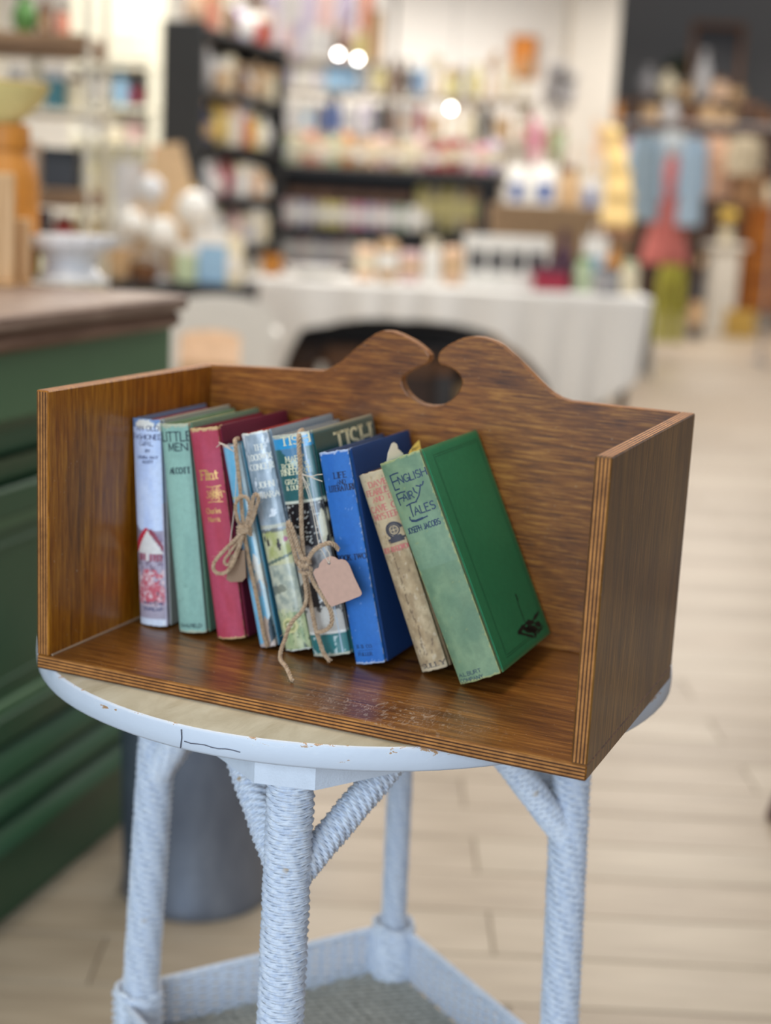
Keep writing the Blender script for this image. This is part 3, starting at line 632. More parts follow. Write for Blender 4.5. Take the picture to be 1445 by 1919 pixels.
ribbon(t, pix(b9, [(772,976),(780,976),(792,971)]), sf, .0020, .0020)
btext(b9, t, 'JOSEPH JACOBS', (766,999), (827,983), 11, w0=.17)
btext(b9, t, 'A.L.BURT', (862,1270), (902,1258), 7, w0=.16); btext(b9, t, 'COMPANY', (865,1281), (906,1269), 7, w0=.16)
t.build('lettering', ink((38,58,88)), b9.root, smooth=False)
ff = b9.front_surf(); k = MB()
def fpx(pts): return [(q[1], q[2]) for q in (b9.on_front(*p) for p in pts)]
ribbon(k, fpx([(967,1117),(972,1135),(978,1150),(983,1165)]), ff, .0011, .0011); ribbon(k, fpx([(966,1114),(970,1124)]), ff, .0022, .0022)
for pl in ([(969,1185),(977,1172),(986,1168),(984,1175),(975,1187)], [(983,1167),(990,1161),(1000,1163),(1001,1168),(993,1172),(987,1171)], [(1001,1167),(1009,1163),(1015,1171),(1010,1176),(1003,1172)], [(997,1163),(1002,1152),(1010,1143),(1009,1151),(1004,1160)], [(978,1177),(990,1174),(1000,1177),(1007,1181),(1003,1187),(990,1183)],
           [(968,1188),(975,1184),(986,1188),(998,1190),(1002,1196),(993,1194),(981,1190)], [(1005,1187),(1011,1178),(1017,1170),(1015,1179),(1009,1187)], [(1000,1184),(1006,1187),(1004,1196),(1001,1192)], [(980,1180),(990,1172),(1001,1172),(1010,1179),(1000,1186),(988,1186)]): blob(k, fpx(pl), ff, .0006)
k.build('emblem', ink((12,24,22)), b9.root, smooth=False)['label'] = 'black stamped plant motif in the lower corner'
k = MB(); Dp9, H9 = b9.Dp, b9.H
for d in (.0085, .0105): ribbon(k, [(.016+d, d), (Dp9-d, d), (Dp9-d, H9-d), (.016+d, H9-d), (.016+d, d)], b9.front_surf(.00012), .00035, .00035)
k.build('tooled_border', ink((24,92,60)), b9.root, smooth=False)
# paper slips standing out of the books
def slip(name, label, bk, x, pix_pts, mat, cat, th=.0003):
    L = [bk.to_local(px, py, x) for px, py in pix_pts]; b = MB(); b.prism([(q[1], q[2]) for q in L], lambda u, v, s: (x+(th if s else 0), u, v))
    o = b.build(name, mat, None, smooth=False); o.matrix_world = bk.M.copy(); return tag(o, label, cat)
wp_m = plain((238,236,224), .7, vary=.03)
slip('paper_bookmark', 'white round shouldered paper bookmark standing up behind the green book', b9, -.0010, [(726,900),(724,868),(726,858),(727,849),(730,842),(732,836),(734,831),(738,829),(743,832),(745,837),(745,841),(750,845),(755,850),(758,856),(764,900)], wp_m, 'bookmark')
yel = plain((236,212,112), .7, vary=.03)
sn = slip('sticky_note', 'small yellow paper flag with pencil scribble above the green book', b9, .0055, [(764,856),(768,845),(776,834),(785,825),(787,834),(789,846),(789,860)], yel, 'paper flag')
t = MB(); L = [b9.to_local(px, py, .0058) for px, py in ((771,846),(775,838),(773,845),(779,838),(777,845),(782,838),(785,836))]; ribbon(t, [(q[1], q[2]) for q in L], lambda u, v: (.0059, u, v), .0005, .0005); t.build('pencil_mark', ink((90,80,50)), sn, smooth=False)
# ------------------------------------------------------------------ twine and tags
def spline(P, per=14):
    P = [np.array(p, float) for p in P]; P = [2*P[0]-P[1]]+P+[2*P[-1]-P[-2]]; out = []
    for i in range(1, len(P)-2):
        for k in range(per):
            t = k/per; out.append(.5*((2*P[i])+(-P[i-1]+P[i+1])*t+(2*P[i-1]-5*P[i]+4*P[i+1]-P[i+2])*t*t+(-P[i-1]+3*P[i]-3*P[i+1]+P[i+2])*t**3))
    out.append(P[-2]); return np.array(out)
def resample(C, step):
    d = np.r_[0, np.cumsum(np.linalg.norm(np.diff(C, axis=0), axis=1))]; n = max(4, int(d[-1]/step)); s = np.linspace(0, d[-1], n)
    return np.stack([np.interp(s, d, C[:, i]) for i in range(3)], 1)
def twine(mb, P, r, plies=3, turn=.0085, fuzz=True):
    C = resample(spline(P), .0011); K = len(C); T = np.gradient(C, axis=0); T /= np.linalg.norm(T, axis=1)[:, None]
    Nn = np.cross(T, [.3, .2, .93]); Nn /= np.linalg.norm(Nn, axis=1)[:, None]+1e-9; B = np.cross(T, Nn); s = np.arange(K)*.0011
    for p in range(plies):
        a = 2*math.pi*(s/turn+p/plies); rr = r*.45*(1+.10*np.sin(s*900+p)); off = r*.64
        mb.tube(C+off*(np.cos(a)[:, None]*Nn+np.sin(a)[:, None]*B), rr, 6)
    if fuzz:
        for k in range(0, K-3, 5):
            a = random.uniform(0, 6.28); d = math.cos(a)*Nn[k]+math.sin(a)*B[k]; p0 = C[k]+d*r*.9; L = random.uniform(.001, .0032)
            mb.tube([p0, p0+d*L*.6+T[k]*L*.6, p0+d*L+T[k]*L*1.3], .00011, 3)
jute = N('jute_twine'); nz = jute.noise(jute.coord(), 300, 5, .7); jute.color(jute.ramp(nz, [(.25, S(128,98,70)), (.5, S(192,160,126)), (.8, S(222,198,166))])); jute.pr(.85, sheen=.3); jute.bump(nz, .4, .0006); jute = jute.m
def Q(L): return [pt_y(px, py, y) for px, py, y in L]
tw1 = empty('twine_bow', 'jute twine bow tied round the thin light blue book', 'twine', M=TROUGH)
b = MB(); twine(b, [pt_y(446,822,.150), pt_y(441,825,.128)]+Q([(441,832,.1165),(444,862,.1145),(449,905,.1135),(453,950,.1125),(456,985,.111),(466,1050,.1130),(477,1100,.1135),(487,1150,.1135),(494,1190,.1145),(501,1212,.117)]), .0019); b.build('strand', jute, tw1)
b = MB()
twine(b, Q([(458,995,.108),(446,975,.106),(441,950,.104),(447,933,.103),(458,930,.104),(466,938,.105),(468,955,.106),(463,975,.107),(457,995,.108)]), .0017)
twine(b, Q([(456,995,.107),(440,1012,.102),(422,1030,.098),(404,1050,.095),(400,1065,.094),(408,1074,.094),(424,1072,.095),(437,1055,.098),(447,1030,.102),(455,1003,.107)]), .0018)
twine(b, Q([(457,998,.1075),(445,1016,.1045),(430,1036,.102),(420,1052,.1005),(428,1058,.1005),(440,1040,.103),(454,1005,.108)]), .0014)
twine(b, Q([(462,996,.108),(474,972,.105),(480,950,.102),(484,935,.100),(481,926,.100),(475,930,.101),(473,944,.103),(469,970,.106),(462,990,.108)]), .0018); b.build('loop', jute, tw1)
b = MB()
for dz in (0, 6, 11): twine(b, Q([(446,988+dz,.1085),(453,986+dz,.1035),(464,987+dz,.1040),(470,992+dz,.109)]), .0018)
b.build('knot', jute, tw1)
kraft = plain((206,166,146), .85, vary=.05, scale=220, bump=.1); kraft2 = plain((152,124,100), .85, vary=.05, scale=220, bump=.1); cot = plain((222,206,186), .8, vary=.06, scale=200)
def price_tag(label, y, outline, hole, mat, string_pts, depth_tilt=0.0):
    e = empty('price_tag', label, 'tag', M=TROUGH)
    pts = [pt_y(px, py, y-depth_tilt*(py-outline[0][1])) for px, py in outline]; b = MB(); h = pt_y(*hole, y-depth_tilt*(hole[1]-outline[0][1]))
    ho = [(h[0]+.0016*math.cos(a*.785), h[2]+.0016*math.sin(a*.785)) for a in range(8)]
    o2 = [(p[0], p[2]) for p in pts]; # a cut from the rim to the eyelet keeps the sheet one outline
    k = min(range(len(o2)), key=lambda i: math.hypot(o2[i][0]-h[0], o2[i][1]-h[2])); hs = min(range(8), key=lambda i: math.hypot(ho[i][0]-o2[k][0], ho[i][1]-o2[k][1]))
    ar = sum(o2[i][0]*o2[(i+1) % len(o2)][1]-o2[(i+1) % len(o2)][0]*o2[i][1] for i in range(len(o2)))
    ring = [ho[(hs+(-j if ar > 0 else j)) % 8] for j in range(9)]
    poly = o2[:k+1]+ring+[(o2[k][0]+1e-6, o2[k][1]+1e-6)]+o2[k+1:]
    b.prism(poly, lambda u, v, s: (u, y-depth_tilt*0+(v-pts[0][2])*(.0 if not depth_tilt else depth_tilt*2200)+(.0006 if s else 0), v)); b.build('card', mat, e, smooth=False)
    for sp in string_pts:
        b = MB(); b.tube(spline(Q(sp), 10), .00042, 5); b.build('string', cot, e)
    return e
price_tag('small brown kraft card hanging behind the twine bow on the red book', .1065, [(431,1040),(458,1030),(461,1082),(454,1090),(432,1091),(424,1086)], (445,1044), kraft2, [[(445,1044,.1058),(430,1040,.108),(431,1018,.111),(436,980,.1125),(441,930,.1128),(443,870,.114),(440,845,.1165)], [(406,838,.112),(414,832,.110),(424,838,.110),(438,846,.1125)], [(410,829,.112),(424,835,.109),(438,846,.1125)]])
tw2 = empty('knotted_twine', 'jute twine with long loose ends tied round two dust jacketed novels', 'twine', M=TROUGH)
yb = .1135
b = MB(); twine(b, [pt_y(566,806,.155), pt_y(561,812,.128)]+Q([(560,822,.1165),(561,850,.1135),(563,885,.1125),(564,930,.112),(565,980,.111),(567,1020,.110),(570,1050,.109),(575,1090,.1085),(580,1120,.1095),(586,1150,.109),(592,1180,.109),(600,1205,.1075),(606,1222,.1065),(614,1233,.105),(619,1238,.103)]), .0021); b.build('strand', jute, tw2)
b = MB()
twine(b, Q([(571,1058,.106),(560,1030,.104),(552,1005,.102),(545,985,.101),(541,978,.102),(540,990,.104),(548,1020,.105),(556,1050,.106),(566,1066,.107)]), .0021)
twine(b, Q([(575,1062,.106),(580,1044,.102),(590,1030,.099),(605,1021,.098),(618,1018,.1005),(628,1022,.105),(634,1030,.109)]), .0021)
twine(b, Q([(578,1070,.105),(590,1095,.102),(601,1112,.0995),(612,1130,.098),(620,1146,.098),(622,1165,.0985),(615,1177,.100),(604,1183,.102),(594,1184,.105)]), .0020); b.build('loop', jute, tw2)
b = MB()
e0 = pt_z(548, 1276, T_+.002); e1 = pt_z(541, 1250, T_+.012)
twine(b, Q([(568,1070,.106),(573,1100,.104),(574,1125,.102),(566,1145,.098),(549,1163,.094),(540,1180,.090),(534,1198,.086)])+[pt_y(527,1218,.081), pt_y(526,1236,.074), e1*.55+pt_y(531,1250,.070)*.45, e0], .0019)
b.build('loose_end', jute, tw2)
b = MB()
for (ax, ay, bx, by) in ((560,1052,584,1068),(563,1062,582,1054),(562,1070,584,1076),(566,1046,579,1048)): twine(b, Q([(ax,ay,.107),((ax+bx)/2-2,(ay+by)/2,.1025),((ax+bx)/2+4,(ay+by)/2+1,.1025),(bx,by,.107)]), .0020)
b.build('knot', jute, tw2)
price_tag('pinkish kraft card tag with scalloped top hanging before the blue book', .0965, [(606,1048),(612,1045),(619,1042),(627,1044),(634,1049),(640,1048),(647,1050),(652,1055),(655,1060),(664,1082),(677,1109),(678,1113),(675,1117),(655,1125),(622,1137),(617,1133),(608,1118),(596,1096),(588,1077),(587,1072),(591,1066),(597,1064),(599,1056)], (616.5,1055), kraft,
    [[(616,1055,.0955),(606,1036,.097),(598,1022,.099),(591,985,.104),(583,945,.108),(573,912,.1085),(567,893,.110)], [(617,1056,.0955),(618,1038,.097),(608,1024,.098),(600,1000,.103),(590,960,.1075),(578,915,.1085),(567,892,.110)], [(604,889,.100),(594,890,.104),(582,893,.107),(566,890,.1095)], [(604,902,.099),(592,898,.103),(580,893,.1065),(566,888,.1095)]])
# ------------------------------------------------------------------ white wicker table under the trough
tb = empty('wicker_table', 'white painted round table with paper wicker legs and a woven lower shelf', 'table', M=TROUGH)
k = N('chipped_white_paint'); nz = k.noise(k.coord((1,1,2.2)), 42, 6, .7, .6); tc = k.n('TexCoord'); sx = k.n('SeparateXYZ'); k.l(tc.outputs['Object'], sx.inputs[0])
edge = k.math('ADD', k.math('MULTIPLY', k.math('ADD', sx.outputs[2], .010), 9.0), nz); k.color(k.ramp(edge, [(.60, S(216,222,232)), (.675, S(222,227,235)), (.687, S(190,150,112)), (.85, S(164,122,84))])); k.pr(.45); k.bump(k.noise(k.coord(), 90, 4), .35, .001); rim_m = k.m
k = N('cream_paint_top'); nz = k.noise(k.coord((1,.3,1)), 30, 6, .65, .6); k.color(k.ramp(nz, [(.3, S(166,154,128)), (.6, S(192,183,160)), (.8, S(204,198,180))])); k.pr(.5); k.bump(nz, .4, .001); cream_m = k.m
cx, cy, R = .1955, .2558, .3105
b = MB(); n = 96
prof = [(.0001, 0), (R-.0022, 0), (R-.0006, -.0006), (R, -.0022), (R+.0006, -.010), (R+.0002, -.0185), (R-.0015, -.0208), (R-.005, -.022), (.0001, -.022)]
b.lathe(prof, n, (cx, cy, 0), wob=lambda a, z: .0025*math.sin(3*a+1)+.0012*math.sin(11*a)); b.f = [q[::-1] for q in b.f]
o = b.build('tabletop', [cream_m, rim_m], tb, angle=.9)
for p in o.data.polygons:
    c = p.center; 
    if math.hypot(c[0]-cx, c[1]-cy) > R-.0026 or c[2] < -.0001: p.material_index = 1
# crack lines in the edge paint
ck = MB()
def rimpt(a, z): rr = (R+.0012)*(1+.0025*math.sin(3*a+1)+.0012*math.sin(11*a)); return (cx+rr*math.cos(a), cy+rr*math.sin(a), z)
a0 = math.atan2(-.0595-cy, .185-cx)
ck.tube([rimpt(a0, -.003), rimpt(a0+.002, -.01), rimpt(a0-.001, -.019)], .0005, 4); ck.tube([rimpt(a0+.01+.02*i, -.0125-.0006*math.sin(i*1.7)) for i in range(9)], .0004, 4)
ck.build('paint_crack', plain((96,98,110), .8), tb)
paint = plain((222,228,238), .5, vary=.05, scale=60, bump=.3)
# chamfered apron below the top
lc = np.array([.196, .249]); A0 = math.radians(-77)
def leg_xy(i, r): a = A0+i*math.pi/2+(0, 0, -.08, -.06)[i]; return lc+r*np.array([math.cos(a), math.sin(a)])
ro, pts = [], []
for i in range(4):
    a = A0+i*math.pi/2; d = np.array([math.cos(a), math.sin(a)]); tn = np.array([-d[1], d[0]]); c = lc+d*.262
    pts += [c-tn*.026, c+tn*.026]
ap = MB(); inn = [lc+(p-lc)*.93 for p in pts]
for i in range(8):
    p, q, pi_, qi = pts[i], pts[(i+1) % 8], inn[i], inn[(i+1) % 8]
    v = [(*p, -.022), (*q, -.022), (*q, -.056), (*p, -.056), (*pi_, -.022), (*qi, -.022), (*qi, -.056), (*pi_, -.056)]
    ap.add(v, [(3,2,1,0), (4,5,6,7), (2,3,7,6)])
ap.build('apron', paint, tb, smooth=False)
k = N('white_paper_wicker'); v = k.coord(); nz = k.noise(v, 180, 4, .7); k.color(k.mix(k.ramp(k.noise(v, 34, 3), [(.70, (0,0,0)), (.76, (1,1,1))]), k.ramp(nz, [(.3, S(200,210,228)), (.6, S(232,236,243))]), S(196,172,140))); k.pr(.6); k.bump(nz, .4, .001); wick = k.m
core_m = plain((150,160,178), .8)
def wrap(mb, p0, p1, r0, r1, pitch=.0027, sr=.0016, seg=34):
    p0 = np.array(p0); p1 = np.array(p1); L = np.linalg.norm(p1-p0); d = (p1-p0)/L; u = np.cross(d, [.9, .1, .3]); u /= np.linalg.norm(u); w2 = np.cross(d, u)
    turns = L/pitch; n = int(turns*seg); s = np.linspace(0, 1, n); a = 2*math.pi*turns*s; rr = r0+(r1-r0)*s
    mod = np.sin(a*5.37+.8*np.sin(a*.31))
    C = p0+d*L*s[:, None]+(rr+.0005*mod)[:, None]*(np.cos(a)[:, None]*u+np.sin(a)[:, None]*w2)+d*(.0005*np.cos(a*5.37+.8*np.sin(a*.31)))[:, None]
    mb.tube(C, sr*(1+.28*mod), 4)
ZB = -.7953
for i, nm in enumerate(('front', 'right', 'back', 'left')):
    rt, rb = ((.238, .262), (.222, .246), (.222, .246), (.202, .240))[i]; lr = .0135 if i == 2 else .0180
    t_ = leg_xy(i, rt); b_ = leg_xy(i, rb); P0 = np.array([*t_, -.03]); P1 = np.array([*b_, ZB+.011])
    lg = MB(); lg.tube([P0, P0*.5+P1*.5, P1], [lr+.0002, lr+.0002, lr-.0002], 16); lo = lg.build('leg', core_m, tb)
    wr = MB(); wrap(wr, P0, P1+(P0-P1)*.03, lr if i else .0188, lr if i else .0192)
    for zz in (-.475,):
        f_ = (zz-P0[2])/(P1[2]-P0[2]); c_ = P0+(P1-P0)*f_; wrap(wr, c_+[0,0,.045], c_-[0,0,.055], .0235, .0235, .0042, .0026)
    tag(wr.build('wicker_wrap', wick, lo), kind='stuff')
    jz = (-.155, -.19, -.16, -.185)[i]
    for s in (-1, 1):
        f_ = (jz-P0[2])/(P1[2]-P0[2]); c_ = P0+(P1-P0)*f_; nb = leg_xy((i+s) % 4, rt); e_ = P0+(np.array([*nb, -.03])-P0)*.42; e_[2] = -.028
        br = MB(); br.tube([c_, e_], .012, 10); bo_ = br.build('brace', core_m, tb); wr = MB(); wrap(wr, c_, e_, .0125, .0125, .0027, .0016, 30); tag(wr.build('wicker_wrap', wick, bo_), kind='stuff')
    ft = MB(); ft.lathe([(.014, 0), (.016, .004), (.015, .012)], 14, (b_[0], b_[1], ZB)); ft.build('foot', plain((120,110,98), .6), tb)
# woven gallery and woven floor of the lower shelf
zs, ze = -.50, -.445; gal = MB(); cor = [leg_xy(i, .252) for i in range(4)]
for i in range(4):
    p, q = cor[i], cor[(i+1) % 4]; d = (q-p)/np.linalg.norm(q-p); nn = np.array([d[1], -d[0]])
    for row in range(13):
        z = zs+(ze-zs)*row/12; n = 46; s = np.linspace(0, 1, n); off = .0022*np.cos(s*45*math.pi/2+row*math.pi)
        P = np.concatenate([p+(q-p)*s[:, None]+nn*off[:, None], np.full((n, 1), z)], 1); gal.tube(P, .0025, 5)
    gal.tube([(*p, ze+.003), (*(p*.5+q*.5), ze+.003), (*q, ze+.003)], .0045, 8)
tag(gal.build('shelf_gallery', wick, tb), kind='stuff')
k = N('aged_wicker_floor'); v = k.coord(); nz = k.noise(v, 120, 4, .7); k.color(k.ramp(nz, [(.3, S(160,156,144)), (.65, S(206,202,190))])); k.pr(.7); k.bump(nz, .4, .001)
fl = MB(); d1 = (cor[1]-cor[0]); d2 = (cor[3]-cor[0]); N_ = 78
for i in range(N_):
    s = np.linspace(0.01, .99, 60); f_ = (i+.5)/N_; P = cor[0]+d2*f_+d1*s[:, None]; zz = zs+.0018*np.cos(s*58*math.pi/2+i*math.pi); fl.tube(np.concatenate([P, zz[:, None]], 1), .0026, 4)
tag(fl.build('shelf_weave', k.m, tb), kind='stuff')
sb = MB(); sb.add([(*c, zs-.006) for c in cor]+[(*c, zs-.012) for c in cor], [(0,1,2,3), (7,6,5,4)]+[(i, (i+1) % 4, 4+(i+1) % 4, 4+i) for i in range(4)]); sb.build('shelf_board', k.m, tb, smooth=False)
# ------------------------------------------------------------------ green shop counter
TH = math.radians(73.0); c0 = wz(302, 1474)
ct = empty('shop_counter', 'dark green panelled shop counter with weathered timber worktop', 'counter', (c0[0], c0[1], 0), TH)
gm = plain((50,88,60), .42, vary=.10, scale=5, bump=.1); gl = plain((86,124,88), .4, vary=.08, scale=5, bump=.1)
b = MB(); b.box(-2.0, 0, .012, .6, .06, .955, .003); b.build('carcass', gm, ct)
b = MB(); b.box(-2.0, .004, -.004, .604, .845, .958, .004); b.build('frieze', gl, ct)
def mould(z0, z1, prj, name='moulding'):
    b = MB(); n = 7; P = [( -prj*math.sin(math.pi/2*i/(n-1)), z1-(z1-z0)*i/(n-1)) for i in range(n)]+[(.0, z0)]
    b.prism([(p[0], p[1]) for p in P]+[(.02, z0), (.02, z1)], lambda u, v, s: (-2.0 if s == 0 else prj*.6, u, v)); return b.build(name, gm, ct)
mould(.79, .845, -.022); mould(.745, .785, -.010); mould(.255, .30, .022); mould(.205, .25, .034); mould(.15, .2, .046)
b = MB(); b.box(-2.0, .006, -.012, .60, .0, .15, .004); b.build('plinth', gm, ct)
for x0, x1 in ((-.98, -.10), (-1.95, -1.06)):
    e = MB(); e.box(x0, x1, .004, .014, .31, .74, .002); pe = e.build('panel', gm, ct)
    for j, (ins, wd, prj) in enumerate(((0, .05, .022), (.06, .022, .014), (.115, .016, .010))):
        f = MB(); a, c, zb, zt = x0+ins, x1-ins, .31+ins*.8, .74-ins*.8
        for (xa, xb, za, zc) in ((a, c, zt-wd, zt), (a, c, zb, zb+wd), (a, a+wd, zb, zt), (c-wd, c, zb, zt)): f.box(xa, xb, .012-prj, .014, za, zc, .004)
        f.build('panel_moulding', gl if j == 1 else gm, pe)
    f = MB(); f.box(x0+.16, x1-.16, .006, .014, .44, .61, .003); f.build('raised_field', gl, pe)
b = MB(); b.box(-.09, .004, -.010, .012, .15, .79, .004); b.build('pilaster', gm, ct)
tm = wood('worktop_timber', (104,82,70), (142,118,104), (172,152,138), 'X', 46, rough=.5, coat=.1, blotch=.4)
tm2 = wood('worktop_timber_edge', (92,66,52), (130,98,80), (158,128,108), 'X', 46, rough=.5, coat=.1, blotch=.4)
b = MB(); b.box(-2.03, -.005, -.045, .64, .992, 1.02, .006); b.build('worktop', tm, ct)
b = MB(); b.box(-2.02, -.012, -.034, .63, .958, .992, .010); b.build('worktop_edge', tm2, ct)
CTM = Matrix.Translation((c0[0], c0[1], 0)) @ Matrix.Rotation(TH, 4, 'Z')
# galvanised bin behind the table
bp = wz(350, 1730)
bn = empty('metal_bin', 'round galvanised grey metal bin standing on the floor beside the counter', 'bin', (bp[0], bp[1]+.13, 0))
k = N('galvanised_metal'); nz = k.noise(k.coord((1,1,.3)), 22, 5, .7); k.color(k.ramp(nz, [(.3, S(104,112,128)), (.7, S(136,144,158))])); k.pr(.42, .55); gv = k.m
b = MB(); b.lathe([(.128, .0), (.132, .004), (.134, .02), (.131, .03), (.136, .2), (.140, .40), (.145, .405), (.145, .414), (.138, .414), (.134, .40), (.122, .02), (.001, .018)], 40); b.build('bucket', gv, bn)
b = MB(); b.tube([(.146*math.cos(a*.157), .146*math.sin(a*.157), .41) for a in range(41)], .004, 8); b.build('rolled_rim', gv, bn)
for s in (-1, 1):
    b = MB(); b.box(s*.138-.006, s*.138+.006, -.02, .02, .34, .385, .002); b.build('handle_lug', gv, bn)
# ------------------------------------------------------------------ the shop behind, all out of focus but built where it stands
ORD = ['first','second','third','fourth','fifth','sixth','seventh','eighth','ninth','tenth','eleventh','twelfth','thirteenth','fourteenth','fifteenth','sixteenth','seventeenth','eighteenth','nineteenth','twentieth']
CN = {'cream': (232,220,190), 'white': (240,238,232), 'pale pink': (226,192,190), 'pink': (232,160,180), 'salmon': (226,150,124), 'orange': (222,140,54), 'tan': (206,172,130), 'brown': (120,82,54), 'dark brown': (64,44,34), 'crimson': (156,34,60), 'red': (186,52,46), 'lavender': (200,190,214), 'blue': (52,90,160), 'light blue': (150,190,222), 'navy': (36,42,84), 'green': (90,140,70), 'pale green': (190,208,172), 'teal': (70,130,140), 'yellow': (230,196,90), 'pale yellow': (236,222,150), 'grey': (150,148,150), 'pale grey': (206,204,204), 'charcoal': (58,58,62), 'black': (26,26,30), 'amber': (196,130,50), 'olive': (150,150,56), 'plum': (72,36,58), 'silver': (220,222,226), 'peach': (236,200,168), 'gold': (196,160,80)}
def cm(c, rough=.5, **k): return plain(CN[c], rough, **k)
def mk(kind, name, label, cat, pos, w, h, c, c2='cream', d=None, rz=0.0, group=None):
    d = d or w*.75; r = w/2; e = empty(name, label, cat, tuple(pos), rz, group); m1 = cm(c); m2 = cm(c2); b = MB()
    if kind == 'soap':
        b.box(-r, r, -d/2, d/2, 0, h, h*.12); b.build('wrapper', m1, e); b = MB(); b.box(-r*1.01, r*1.01, -d*.505, d*.505, h*.32, h*.7, .002); b.build('paper_band', m2, e)
    elif kind == 'box':
        b.box(-r, r, -d/2, d/2, 0, h*.78, .006); b.build('base', m1, e); b = MB(); b.box(-r*1.03, r*1.03, -d*.515, d*.515, h*.72, h, .006); b.build('lid', m2, e)
    elif kind == 'jar':
        b.lathe([(r*.8,0),(r*.96,h*.04),(r,h*.2),(r,h*.62),(r*.9,h*.74),(r*.66,h*.82),(r*.66,h*.84)], 18); b.build('body', m1, e); b = MB(); b.lathe([(r*.72,h*.84),(r*.74,h*.86),(r*.74,h*.97),(r*.68,h)], 18); b.build('lid', m2, e)
    elif kind == 'bottle':
        b.lathe([(r*.9,0),(r,h*.03),(r,h*.5),(r*.85,h*.6),(r*.36,h*.74),(r*.32,h*.92)], 18); b.build('body', m1, e); b = MB(); b.lathe([(r*.38,h*.88),(r*.38,h),(r*.3,h)], 14); b.build('cap', m2, e); b = MB(); b.lathe([(r*1.01,h*.16),(r*1.015,h*.17),(r*1.015,h*.44),(r*1.01,h*.45)], 18); b.build('paper_label', m2, e)
    elif kind == 'vase':
        b.lathe([(r*.5,0),(r*.55,h*.03),(r*.9,h*.25),(r,h*.45),(r*.8,h*.68),(r*.42,h*.85),(r*.4,h*.92),(r*.55,h),(r*.48,h),(r*.34,h*.9)], 22); b.build('body', m1, e); b = MB(); b.lathe([(r*.56,h*.985),(r*.58,h),(r*.52,h*1.01)], 22); b.build('rim', m2, e)
    elif kind == 'mug':
        b.lathe([(r*.7,0),(r*.8,h*.04),(r*.84,h*.5),(r*.9,h),(r*.84,h),(r*.76,h*.1)], 20); b.build('body', m1, e); b = MB(); b.tube([(r*.8,0,h*.8),(r*1.25,0,h*.75),(r*1.3,0,h*.4),(r*.8,0,h*.22)], r*.09, 6); b.build('handle', m1, e)
    elif kind == 'ball':
        b.lathe([(.001,0)]+[(r*math.sin(math.pi*i/12), h*.46*(1-math.cos(math.pi*i/12))) for i in range(1,12)]+[(r*.05,h*.92)], 20); b.build('globe', plain(CN[c], .08, .0, vary=.02, coat=1.0), e); b = MB(); b.lathe([(r*.22,h*.9),(r*.24,h*.92),(r*.2,h*.98),(r*.06,h)], 12); b.build('cap', cm('gold', .3), e)
    elif kind == 'basket':
        b.lathe([(r*.75,0),(r*.8,h*.03)]+[(r*(.8+.2*i/10)*(1+.03*(i % 2)), h*(.05+.6*i/10)) for i in range(11)]+[(r*.92,h*.65),(r*.75,h*.1)], 24); b.build('body', m1, e); b = MB(); b.tube([(r*.95*math.cos(math.pi*i/10), 0, h*.62+h*.36*math.sin(math.pi*i/10)) for i in range(11)], r*.06, 6); b.build('handle', m2, e)
    elif kind == 'towel':
        for i in range(3): b = MB(); b.box(-r*(1-.03*i), r*(1-.02*i), -d/2, d/2, h*i/3+.001, h*(i+1)/3-.001, h*.13); b.build('fold', m1 if i != 1 else m2, e)
    elif kind == 'bag':
        b.loft([((0,0,0), r*.95, d*.5), ((0,0,h*.3), r, d*.5), ((0,0,h*.62), r*.98, d*.32), ((0,0,h*.8), r*.95, d*.12)], 20); b.build('body', m1, e)
        b = MB(); b.box(-r*.5, r*.5, -d*.53, -d*.47, h*.18, h*.5, .003); b.build('print', m2, e)
        for s in (-1, 1): b = MB(); b.tube([(-r*.4,s*d*.1,h*.78),(-r*.3,s*d*.1,h*.96),(r*.3,s*d*.1,h*.96),(r*.4,s*d*.1,h*.78)], .006, 6); b.build('handle', m1, e)
    elif kind == 'plate':
        b.lathe([(r*.4,0),(r*.45,h*.1),(r*.85,h*.6),(r,h),(r*.97,h),(r*.4,h*.25)], 26); b.build('dish', m1, e); b = MB(); b.lathe([(r*.9,h*.8),(r*1.0,h*1.02),(r*.97,h*1.05)], 26); b.build('rim', m2, e)
    elif kind == 'frame':
        t = w*.1
        for x0, x1, z0, z1 in ((-r,r,0,t),(-r,r,h-t,h),(-r,-r+t,t,h-t),(r-t,r,t,h-t)): b = MB(); b.box(x0,x1,-.015,.015,z0,z1,.004); b.build('frame_bar', m1, e)
        b = MB(); b.box(-r+t*.9, r-t*.9, -.002, .010, t*.9, h-t*.9); b.build('picture', m2, e)
    elif kind == 'book':
        b.box(-r, r, -d/2+.002, d/2-.002, .002, h-.004); b.build('page_block', cm('cream'), e)
        for s in (-1, 1): b = MB(); b.box(s*r-.0015*s, s*r+.0015*s, -d/2, d/2, 0, h, .0006); b.build('cover', m1, e)
        b = MB(); b.box(-r, r, -d/2-.003, -d/2+.001, 0, h, .001); b.build('spine', m2, e)
    elif kind == 'crate':
        for z in (0, 1, 2):
            z0 = h*(.04+.33*z); 
            for a in range(4):
                b = MB()
                if a < 2: s = -1 if a == 0 else 1; b.box(-r, r, s*d/2-.006, s*d/2+.006, z0, z0+h*.26, .002)
                else: s = -1 if a == 2 else 1; b.box(s*r-.006, s*r+.006, -d/2, d/2, z0, z0+h*.26, .002)
                b.build('slat', m1, e)
        b = MB(); b.box(-r, r, -d/2, d/2, 0, h*.05); b.build('base', m1, e); b = MB(); b.box(-r*.9, r*.9, -d*.42, d*.42, h*.05, h*.8, .02); b.build('contents', m2, e)
    elif kind == 'bunch':
        b.lathe([(r*.35,0),(r*.4,h*.03),(r*.45,h*.4),(r*.38,h*.42),(r*.3,h*.05)], 16); b.build('pot', m2, e)
